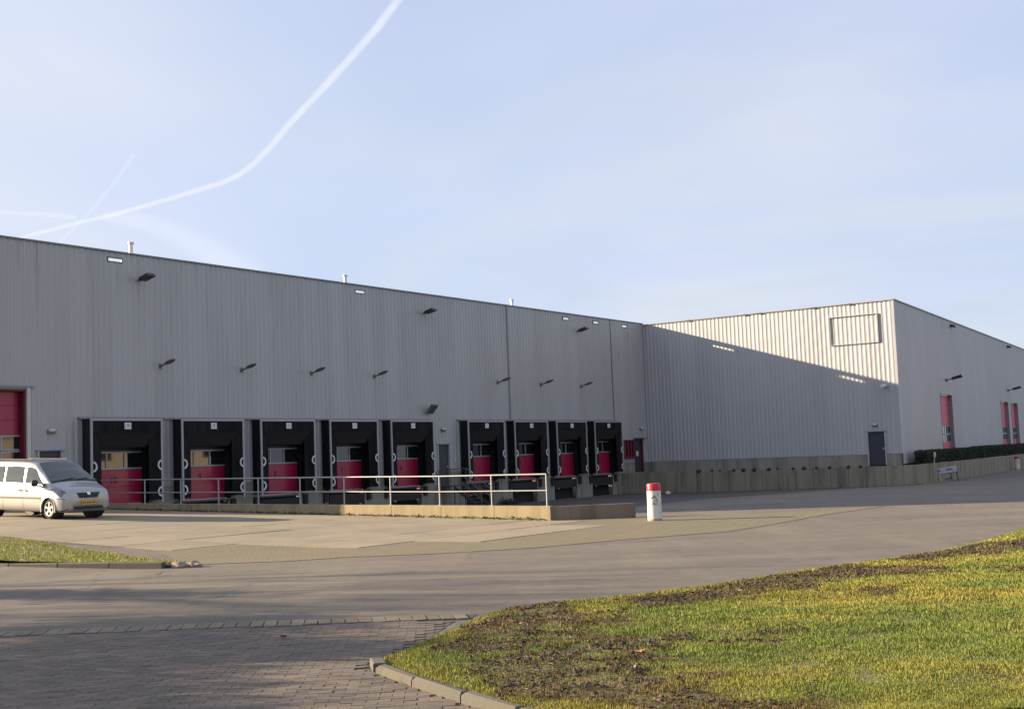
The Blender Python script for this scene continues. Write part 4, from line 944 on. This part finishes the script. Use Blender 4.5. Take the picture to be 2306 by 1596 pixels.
a = e0+dv*.02; MB().hexa([a+Vector((0, 0, -.6)), e1+Vector((0, 0, -.6)), e1+nb+Vector((0, 0, -.6)), a+nb+Vector((0, 0, -.6))],
           [a+Vector((0, 0, .42)), e1+Vector((0, 0, .44)), e1+nb+Vector((0, 0, .44)), a+nb+Vector((0, 0, .42))]).build('parapet_section', mat('concrete_brown_shaded', (.20, .155, .115), .95, var=.25, vscale=3, bump=.006, bscale=25, dirt=(.07, .055, .035), dscale=2.2, damt=.7, streak=True), pe, Matrix.Identity(4))  # weathered brown, darkened further so the colour carries the face's shade
rl = thing('railing', 'galvanised two bar railing along the ramp parapet', 'railing', frame(W(0, 23.2), -TH))
sl = [.17+2.075*k for k in range(10)]
def rt(s): return 1.425+(.0125 if s > 8 else .006)*(s-2)+(-.0 if s > 8 else 0)-(.04 if s > 8 else 0)*0
for s in sl:
    x = -s; MB().tube((x, .11, ptop(23.2-s)-.01), (x, .11, rt(s)), .026, 10).build('post', galv, rl, smooth=True, autos=40)
    MB().box(x-.07, x+.07, .04, .18, ptop(23.2-s)-.004, ptop(23.2-s)+.012).build('base_plate', galv, rl)
def polytube(pts, r, nm):
    m = MB()
    for p, q in zip(pts[:-1], pts[1:]): m.tube(p, q, r, 10)
    m.build(nm, galv, rl, smooth=True, autos=40)
ks = [.17, 4.32, 8.4, 12.6, 16.7, 21.5]
polytube([(-s, .11, rt(s)) for s in ks], .027, 'top_rail'); polytube([(-s, .11, rt(s)-.50) for s in ks], .022, 'mid_rail')

# steel stair to the dark door
stt = thing('steel_stair', 'dark steel stair with handrails going up to the door between the dock banks', 'stair', MA @ Matrix.Translation((24.86, 0, 0)))
MB().box(-.62, .62, -1.15, -.04, .47, .52).build('landing', steel_dk, stt)
nst = 7
for k in range(nst):
    z = .52-(k+1)*.185; y = -1.15-k*.26; MB().box(-.5, .5, y-.27, y, z-.03, z).build('tread', steel_dk, stt)
for x in (-.55, .55):
    MB().hexa([(x-.02, -1.15, .30), (x+.02, -1.15, .30), (x+.02, -3.05, -1.0), (x-.02, -3.05, -1.0)], [(x-.02, -1.15, .52), (x+.02, -1.15, .52), (x+.02, -3.05, -.78), (x-.02, -3.05, -.78)]).build('stringer', steel_dk, stt)
    h = MB(); h.tube((x, -.1, 1.45), (x, -1.2, 1.45), .022); h.tube((x, -1.2, 1.45), (x, -3.0, .15), .022); h.tube((x, -.1, 1.0), (x, -1.2, 1.0), .018); h.tube((x, -1.2, 1.0), (x, -3.0, -.3), .018); h.build('handrail', lamp_gry, stt)
    for y, z0, z1 in ((-.1, .5, 1.45), (-1.15, .45, 1.45), (-2.1, -.15, .80), (-3.0, -.85, .15)): MB().tube((x, y, z0), (x, y, z1), .02).build('post', lamp_gry, stt)
for x in (-.5, .5): MB().tube((x, -1.1, -.9), (x, -1.1, .47), .03).build('support_leg', steel_dk, stt)
# ventilation cowl-like pipes: weeds at the foot of the first right dock pad
r = np.random.default_rng(33); N = 1100; p0 = W(30.6, .35, 0); X = p0.x+r.normal(0, .35, N); Y = p0.y+r.normal(0, .22, N); Z = -.85+np.abs(r.normal(0, .16, N)); V = np.empty((N, 3, 3)); s = r.uniform(.02, .05, N)
for q in range(3): V[:, q] = np.stack([X, Y, Z], 1)+r.normal(0, 1, (N, 3))*s[:, None]
tag(tri_mesh('weeds', V.reshape(-1, 3), np.arange(N*3).reshape(N, 3), weed_m, np.ones((N, 3))*r.uniform(.5, 1.4, (N, 1))), 'small green weeds at the foot of the wall right of the steel stair', 'weeds', kind='stuff')

# ------------------------------------------------------------------ bollards
def bollard(name, label, loc):
    d = thing(name, label, 'bollard', Matrix.Translation(loc), 'red and white bollards')
    MB().lathe([(.0, -.3), (.212, -.3), (.208, .02), (.203, .45), (.200, .875)], 32).build('post', bol_m, d, smooth=True, autos=40)
    MB().lathe([(.2035, .872), (.2035, 1.045), (.190, 1.075), (.05, 1.085), (0, 1.085)], 32).build('red_cap', bol_red, d, smooth=True, autos=40)
    return d
b1 = bollard('bollard', 'thick white bollard with red top and scuffed mark beside the parapet end', (3.92, 36.55, -.01))
mk = MB()
def stroke(p, q, w):
    """a painted stroke wrapped on the post, (angle, z) pairs"""
    P = []
    for i in range(5):
        f_ = i/4; a_ = p[0]+(q[0]-p[0])*f_; z = p[1]+(q[1]-p[1])*f_; ca, sa = math.cos(a_), math.sin(a_); P.append([(.2105*ca, .2105*sa, z-w/2), (.2105*ca, .2105*sa, z+w/2)])
    mk.grid(P)
c_ = R(-84)
for p, q, w in (((-.65, .66), (-.30, .69), .03), ((-.35, .72), (-.1, .70), .05), ((-.1, .72), (.18, .60), .07), ((.1, .62), (.28, .56), .05), ((.30, .74), (.40, .80), .05), ((-.45, .50), (-.2, .52), .05), ((-.1, .50), (.12, .49), .05), ((-.3, .60), (-.1, .56), .02)):
    stroke((c_+p[0], p[1]), (c_+q[0], q[1]), w)
mk.build('painted_mark', mat('scuffed_ink', (.16, .15, .15), .8, var=.4, vscale=20), b1)
MB().lathe([(.2125, .0), (.2105, .05), (.2095, .075)], 32).build('grime_band', mat('bollard_grime', (.33, .28, .21), .9, var=.4, vscale=14), b1)
copy_thing(b1, Matrix.Translation((42.6, 108.2, -.62)), 'far white bollard with a red top at the right edge past the second hedge')

# ------------------------------------------------------------------ van
VM = None
tx, ty = -14.85, 40.55                      # front wheel nearest the camera
van_fwd = Vector((NV.x, NV.y, 0))
vleft = Vector((AV.x, AV.y, 0))
ax = Vector((tx, ty, 0))+vleft*.82
org = ax-van_fwd*3.90                       # rear bumper, centre line
zv0 = zg(tx, ty)+.026; zv1 = zg(*(ax-van_fwd*3.2).xy)+.026
pitch_ = math.atan2(zg(*ax.xy)-zg(*(ax-van_fwd*3.2).xy), 3.2)
org.z = zg(*ax.xy)+.026-math.sin(pitch_)*3.9
VMx = Matrix.Translation(org) @ Matrix.Rotation(-TH, 4, 'Z') @ Matrix.Rotation(-pitch_, 4, 'Y')
van = thing('passenger_van', 'silver passenger van parked at the left with its front towards the docks', 'van', VMx)
#      x      p0z   p1(y,z)      p2          p3          p4(belt)     p5(win top)  p6(roof edge) p7          p8z
ST = [(0.00, .40, (.55, .40), (.80, .46), (.84, .72), (.82, 1.05), (.72, 1.62), (.60, 1.76), (.32, 1.82), 1.83),
      (0.05, .30, (.72, .30), (.90, .40), (.925, .72), (.905, 1.06), (.78, 1.68), (.67, 1.82), (.34, 1.865), 1.875),
      (0.35, .24, (.80, .24), (.935, .34), (.955, .72), (.935, 1.06), (.81, 1.70), (.70, 1.845), (.35, 1.89), 1.90),
      (1.60, .22, (.82, .22), (.945, .32), (.965, .72), (.945, 1.05), (.82, 1.70), (.71, 1.85), (.36, 1.895), 1.905),
      (2.70, .22, (.82, .22), (.945, .32), (.965, .72), (.945, 1.03), (.82, 1.69), (.70, 1.83), (.36, 1.88), 1.89),
      (3.00, .22, (.82, .22), (.945, .32), (.965, .72), (.945, 1.02), (.825, 1.64), (.70, 1.78), (.36, 1.83), 1.84),
      (3.45, .22, (.82, .22), (.945, .32), (.965, .72), (.945, 1.00), (.86, 1.38), (.755, 1.49), (.38, 1.55), 1.565),
      (3.90, .22, (.82, .22), (.945, .32), (.965, .70), (.945, .98), (.90, 1.115), (.82, 1.175), (.42, 1.22), 1.23),
      (4.00, .22, (.82, .22), (.945, .32), (.962, .70), (.94, .96), (.89, 1.055), (.80, 1.10), (.42, 1.145), 1.155),
      (4.35, .22, (.82, .22), (.935, .30), (.945, .64), (.905, .87), (.845, .95), (.72, .985), (.40, 1.02), 1.03),
      (4.52, .22, (.80, .22), (.90, .30), (.905, .60), (.86, .80), (.80, .885), (.67, .925), (.38, .955), .965),
      (4.60, .23, (.74, .23), (.85, .31), (.855, .57), (.81, .74), (.76, .83), (.64, .87), (.36, .90), .905),
      (4.64, .26, (.66, .26), (.76, .34), (.77, .54), (.73, .69), (.68, .76), (.57, .80), (.33, .825), .83),
      (4.66, .31, (.55, .31), (.62, .38), (.63, .52), (.60, .62), (.55, .67), (.46, .70), (.27, .715), .72)]
SX = [s[0] for s in ST]; RG = np.array([[(0, s[1])]+[tuple(p) for p in s[2:9]]+[(0, s[9])] for s in ST], float)
def cr1(P, t):
    """Catmull-Rom with clamped ends, mildly tensioned"""
    n_ = len(P); i = min(int(t), n_-2); f = t-i; p0 = P[max(i-1, 0)]; p1 = P[i]; p2 = P[i+1]; p3 = P[min(i+2, n_-1)]; k = .36
    m1 = (p2-p0)*k; m2 = (p3-p1)*k; f2 = f*f; f3 = f2*f
    return p1*(2*f3-3*f2+1)+m1*(f3-2*f2+f)+p2*(-2*f3+3*f2)+m2*(f3-f2)
def S(x, v, side=1):
    """body surface: x along the van, v ring parameter 0 (underside) to 8 (roof centre); side -1 = camera side"""
    i = 0
    while i < len(SX)-2 and x > SX[i+1]: i += 1
    f = (x-SX[i])/(SX[i+1]-SX[i]); f = max(0, min(1, f))
    w0, w1 = SX[i+1]-SX[i], 0
    P0 = RG[max(i-1, 0)]; P1 = RG[i]; P2 = RG[i+1]; P3 = RG[min(i+2, len(SX)-1)]
    d1 = (P2-P0)/max(SX[i+1]-SX[max(i-1, 0)], .05); d2 = (P3-P1)/max(SX[min(i+2, len(SX)-1)]-SX[i], .05); h = SX[i+1]-SX[i]
    f2 = f*f; f3 = f2*f; ring = P1*(2*f3-3*f2+1)+d1*h*.8*(f3-2*f2+f)+P2*(-2*f3+3*f2)+d2*h*.8*(f3-f2)
    y, z = cr1(ring, min(max(v, 0), 7.9999)); return Vector((x, side*max(y, 0), z))
def Sn(x, v, side, off):
    e = .02; p = S(x, v, side); a = S(min(x+e, 4.659), v, side)-S(max(x-e, 0), v, side); b = S(x, v+e, side)-S(x, v-e, side); n_ = a.cross(b)
    if n_.length < 1e-9: return p
    n_.normalize()
    if n_.dot(p-Vector((min(x, 4.2), 0, .75))) < 0: n_ = -n_
    return p+n_*off
xs = sorted(set([0, .01, .03, .05]+[round(.05+.05*k, 3) for k in range(1, 90)]+[4.52, 4.54, 4.56, 4.58, 4.60, 4.615, 4.63, 4.64, 4.65, 4.66])); vs_ = [k*.2 for k in range(0, 40)]+[7.9999]
WH = [(3.90, .335), (.72, .335)]; RAD = .37
body = MB()
for side in (-1, 1):
    P = [[S(x, v, side) for v in vs_] for x in xs]
    c = len(vs_)
    vv = [tuple(p) for row in P for p in row]; ff = []
    for i in range(len(xs)-1):
        for j in range(c-1):
            q = [P[i][j], P[i+1][j], P[i+1][j+1], P[i][j+1]]; m_ = sum(q, Vector())/4
            if any((m_.x-wx)**2+(m_.z-wz)**2 < RAD**2 and abs(m_.y) > .55 for wx, wz in WH): continue
            ff.append((i*c+j, (i+1)*c+j, (i+1)*c+j+1, i*c+j+1))
    body.add(vv, ff)
    body.add([tuple(p) for p in P[0]], [tuple(range(c))]); body.add([tuple(p) for p in P[-1]], [tuple(range(c))])
bo = body.build('body', paint, van, smooth=True, autos=32)
bm = bmesh.new(); bm.from_mesh(bo.data); bmesh.ops.remove_doubles(bm, verts=bm.verts, dist=.0008); bmesh.ops.recalc_face_normals(bm, faces=bm.faces); bm.to_mesh(bo.data); bm.free()
bo.data.polygons.foreach_set('use_smooth', [True]*len(bo.data.polygons)); bo.data.set_sharp_from_angle(angle=R(35))
def patch(name, m, corners, side, off=.013, nu=14, nv=8, parent=van, both=False):
    """corners (x,v): lower-left, lower-right, upper-right, upper-left"""
    mb_ = MB()
    for sd_k in ((-1, 1) if both else (side,)):
        P = []
        for i in range(nu+1):
            a_ = i/nu; row = []
            for j in range(nv+1):
                b2 = j/nv; x = (corners[0][0]*(1-a_)+corners[1][0]*a_)*(1-b2)+(corners[3][0]*(1-a_)+corners[2][0]*a_)*b2; v = (corners[0][1]*(1-a_)+corners[1][1]*a_)*(1-b2)+(corners[3][1]*(1-a_)+corners[2][1]*a_)*b2
                row.append(Sn(x, v, sd_k, off))
            P.append(row)
        mb_.grid(P)
    return mb_.build(name, m, parent, smooth=True)
for sd_k in (-1, 1):
    patch('side_window', vglass, [(.30, 4.2), (1.45, 4.2), (1.45, 4.93), (.38, 4.93)], sd_k); patch('side_window', vglass, [(1.56, 4.2), (2.52, 4.2), (2.50, 4.93), (1.56, 4.93)], sd_k)
    patch('side_window', vglass, [(2.66, 4.2), (3.72, 4.3), (3.10, 4.93), (2.66, 4.93)], sd_k)
    patch('rub_strip', vplas, [(.95, 2.75), (3.5, 2.75), (3.5, 2.9), (.95, 2.9)], sd_k, .008, 20, 1)
    for a, b in ((1.50, 1.50), (2.59, 2.59)): patch('door_gap', vplas, [(a, 1.9), (a+.014, 1.9), (b+.014, 5.0), (b, 5.0)], sd_k, .003, 1, 20)
    patch('door_gap', vplas, [(3.50, 2.6), (3.514, 2.6), (3.60, 4.1), (3.586, 4.1)], sd_k, .003, 1, 16)
    patch('slide_rail', vplas, [(.4, 3.72), (1.5, 3.72), (1.5, 3.78), (.4, 3.78)], sd_k, .004, 10, 1)
    for x in (2.42, 2.72):
        p = Sn(x, 3.62, sd_k, .02); MB().box(p.x-.08, p.x+.08, p.y-.02, p.y+.02, p.z-.02, p.z+.02).build('door_handle', vplas, van)
    patch('headlight', lens_m, [(4.02, 3.85), (4.50, 3.35), (4.585, 4.95), (4.20, 4.75)], sd_k, .008, 10, 8)
    patch('tail_light', red_m, [(.02, 3.2), (.10, 3.2), (.12, 4.6), (.03, 4.6)], sd_k, .006, 4, 8)
    patch('hood_gap', vplas, [(3.98, 4.98), (4.52, 5.15), (4.52, 5.22), (3.98, 5.06)], sd_k, .009, 14, 1); patch('bumper_gap', vplas, [(4.29, 2.95), (4.62, 3.3), (4.62, 3.38), (4.29, 3.02)], sd_k, .009, 10, 1)
    patch('bumper_trim', vplas, [(4.30, 1.55), (4.645, 1.6), (4.645, 1.95), (4.30, 1.85)], sd_k, .008, 10, 2)
    m_ = MB(); P = []
    for i in range(8):
        a_ = i/7*math.pi; P.append([(3.42+.07*math.cos(b2)*math.sin(a_)*1.2, sd_k*(1.00+.12-.12*math.cos(a_)), 1.14+.115*math.sin(b2)*math.sin(a_)**.5) for b2 in [2*math.pi*q/10 for q in range(11)]])
    m_.grid(P); m_.box(3.40, 3.46, sd_k*.93 if sd_k > 0 else -1.02, 1.02 if sd_k > 0 else -.93, 1.03, 1.08); m_.build('wing_mirror', vplas, van, smooth=True)
    MB().tube((.5, sd_k*.66, 1.895), (2.65, sd_k*.66, 1.885), .013).build('roof_rail', vplas, van)
    # wheel arches
    for wx, wz in WH:
        m_ = MB(); yo = .972; P = []
        for i in range(25):
            a_ = R(-18)+R(216)*i/24; ca, sa = math.cos(a_), math.sin(a_)
            P.append([(wx+ca*(RAD+.028), sd_k*(yo-.03), wz+sa*(RAD+.028)), (wx+ca*(RAD+.018), sd_k*yo, wz+sa*(RAD+.018)), (wx+ca*(RAD-.028), sd_k*yo, wz+sa*(RAD-.028)), (wx+ca*(RAD-.03), sd_k*(yo-.05), wz+sa*(RAD-.03))])
        m_.grid(P); m_.build('wheel_arch', paint, van, smooth=True)
        m_ = MB(); m_.lathe([(RAD+.01, sd_k*.60), (RAD-.005, sd_k*.955)], 30, 'Y', (wx, 0, wz)); m_.add([(wx+RAD*math.cos(a_), sd_k*.60, wz+RAD*math.sin(a_)) for a_ in [2*math.pi*q/24 for q in range(24)]], [tuple(range(24))]); m_.build('wheel_well', vplas, van)
        # wheel with tyre and five-spoke rim
        s = sd_k; wh = MB().lathe([(.17, s*.70), (.29, s*.70), (.325, s*.73), (.333, s*.80), (.325, s*.895), (.30, s*.925), (.235, s*.93), (.225, s*.915)], 36, 'Y', (wx, 0, wz-.002)).build('tyre', tyre_m, van, smooth=True)
        rm = MB(); rm.lathe([(.228, s*.915), (.222, s*.928), (.200, s*.925), (.196, s*.89)], 36, 'Y', (wx, 0, wz)); rm.lathe([(.0, s*.92), (.05, s*.918), (.055, s*.90)], 18, 'Y', (wx, 0, wz))
        for q in range(5):
            a_ = 2*math.pi*q/5+.35; ca, sa = math.cos(a_), math.sin(a_); w0, w1 = .026, .046
            A = lambda r_, o_, y: (wx+ca*r_-sa*o_, s*y, wz+sa*r_+ca*o_)
            rm.hexa([A(.04, -w0, .895), A(.205, -w1, .895), A(.205, w1, .895), A(.04, w0, .895)], [A(.04, -w0, .915), A(.205, -w1, .922), A(.205, w1, .922), A(.04, w0, .915)])
        rm.build('rim', rim_m, van, smooth=True, autos=35).parent = van
        MB().add([(wx+.2*math.cos(a_), s*.86, wz+.2*math.sin(a_)) for a_ in [2*math.pi*q/24 for q in range(24)]], [tuple(range(24))]).build('brake_disc', vplas, van)
patch('windscreen', vglass, [(3.87, 5.75), (3.87, 7.999), (3.04, 7.999), (3.04, 6.05)], 1, .006, 12, 14, both=True)
patch('wiper_tray', vplas, [(3.945, 5.8), (3.945, 7.999), (3.875, 7.999), (3.875, 5.8)], 1, .008, 12, 3, both=True)
m_ = MB()
for p, q in (((3.93, -.45, 1.225), (3.82, .10, 1.295)), ((3.93, .15, 1.245), (3.82, .62, 1.265))): m_.tube(p, q, .012, 6)
m_.build('wiper', vplas, van)
for xa in (3.995,): pass
# grille, plate, badge and lower intake follow the nose
# the front faces down the van's axis: build the upright parts on it
def nose_x(y, z):
    lo, hi = 4.0, 4.78
    best = 4.0
    for xq in np.linspace(4.1, 4.659, 60):
        ring = [S(float(xq), v) for v in np.linspace(0, 7.99, 26)]
        zs_ = [p.z for p in ring]; inside = False
        for v in np.linspace(0, 7.99, 40):
            p = S(float(xq), float(v))
            if p.y >= abs(y) and abs(p.z-z) < .04: inside = True; break
        if min(zs_) <= z <= max(zs_) and (inside): best = float(xq)
    return best
def nose_patch(name, m, y0, y1, zlo, zhi, off=.012, nu=10, nv=4, taper=0):
    P = []
    for i in range(nu+1):
        row = []
        for j in range(nv+1):
            z = zlo+(zhi-zlo)*j/nv; yw = 1-taper*(1-j/nv); y = (y0+(y1-y0)*i/nu)*yw; row.append((nose_x(y, z)+off, y, z))
        P.append(row)
    return MB().grid(P).build(name, m, van, smooth=True)
nose_patch('grille', vplas, -.44, .44, .655, .83, .014, 14, 5, .25); [MB().box(nose_x(0, z)+.016, nose_x(0, z)+.03, -.38, .38, z-.008, z+.008).build('grille_bar', steel_dk, van) for z in (.70, .75, .80)]
nose_patch('lower_intake', vplas, -.55, .55, .30, .40)
plx = nose_x(0, .50)
pl = MB().box(plx+.01, plx+.03, -.26, .26, .455, .565).build('licence_plate', plate_m, van)
m_ = MB()
for y in (-.21, -.15, -.06, -.0, .06, .15, .21): m_.box(plx+.03, plx+.033, y-.018, y+.018, .48, .54)
m_.build('plate_characters', ink, van).parent = pl
MB().lathe([(0, .0), (.06, .0), (.065, .012), (0, .014)], 20, 'Z', (0, 0, 0)).build('badge', chrome, van, VMx @ Matrix.Translation((4.66, 0, .80)) @ Matrix.Rotation(R(62), 4, 'Y'))

# ------------------------------------------------------------------ surroundings outside the frame that shade the foreground or show in reflections
def bare_tree(name, label, x, y, h, seed, spread=.34, depth=5, leafy=0, lean=0):
    r = random.Random(seed); d = thing(name, label, 'tree' if h > 6 else 'shrub', Matrix.Translation((x, y, zg(x, y)-.1)))
    m_ = MB(); tips = []
    def grow(p, dr, ln, rad, k):
        q = p+dr*ln; m_.tube(p, q, rad, 6 if k < 2 else 4, rad*.7, cap=False)
        if k >= depth: tips.append(q); return
        for _ in range(3 if k < 4 else 2):
            nd_ = (dr+Vector((r.gauss(0, spread), r.gauss(0, spread), r.gauss(.06, spread*.6)))).normalized(); grow(q, nd_, ln*r.uniform(.62, .85), rad*.62, k+1)
        if k > 1: tips.append(q)
    tr = MB(); th = h*.26; tr.tube((0, 0, 0), (0, 0, th), .022*h, 8, .016*h); tr.build('trunk', bark, d)
    grow(Vector((0, 0, th)), Vector((0, 0, 1)), h*.22, .014*h, 0); m_.build('crown', bark, d)
    if leafy:
        rr = np.random.default_rng(seed); T = np.array([t[:] for t in tips]); N = leafy; k = rr.integers(0, len(T), N); c = T[k]+rr.normal(0, .22, (N, 3)); V = np.empty((N, 3, 3))
        for q in range(3): V[:, q] = c+rr.normal(0, .05, (N, 3))
        tri_mesh('leaves', V.reshape(-1, 3), np.arange(N*3).reshape(N, 3), leafg, np.ones((N, 3))*rr.uniform(.6, 1.4, (N, 1)), d)
    return d
for k, (x, y, h, lf_) in enumerate([(-15, 11.0, 3.7, 9000), (-15.5, 13.6, 4.0, 9000), (-15, 15.9, 3.9, 9000), (-16, 18.3, 4.0, 5200), (-17.5, 22.4, 3.5, 2600)]):
    bare_tree('evergreen_shrub', ['broad leafy shrub left of the brick paving', 'leafy shrub left of the setts', 'leafy shrub on the left roadside opposite the setts', 'thin leafy shrub left of the road', 'sparse leafy shrub left of the verge kerb'][k], x, y, h, 40+k, .5, 4, lf_)
for k, (x, y, h) in enumerate([(-38, 27.6, 11.5), (-46, 25.5, 12.5), (-55, 31.5, 13.0)]):
    bare_tree('bare_tree', ['bare winter tree far left of the road', 'taller bare winter tree far left behind the first', 'farthest and tallest bare tree at the left'][k], x, y, h, 60+k, .36, 5)
ob = thing('office_building', 'low beige brick office building facing the docks from the right', 'building', Matrix.Translation((74, 52, -.8)) @ Matrix.Rotation(R(8), 4, 'Z'))
MB().box(0, 12, -16, 22, 0, 6.8).build('wall', wall_y, ob); MB().box(-.15, 12.1, -16.1, 22.1, 6.8, 7.1).build('roof', joint_m, ob)
for k in range(9):
    for z in (1.1, 4.1): MB().box(-.04, .03, -14.6+k*4, -12.4+k*4, z, z+1.5).build('window', glass, ob)
bpy.context.view_layer.update()
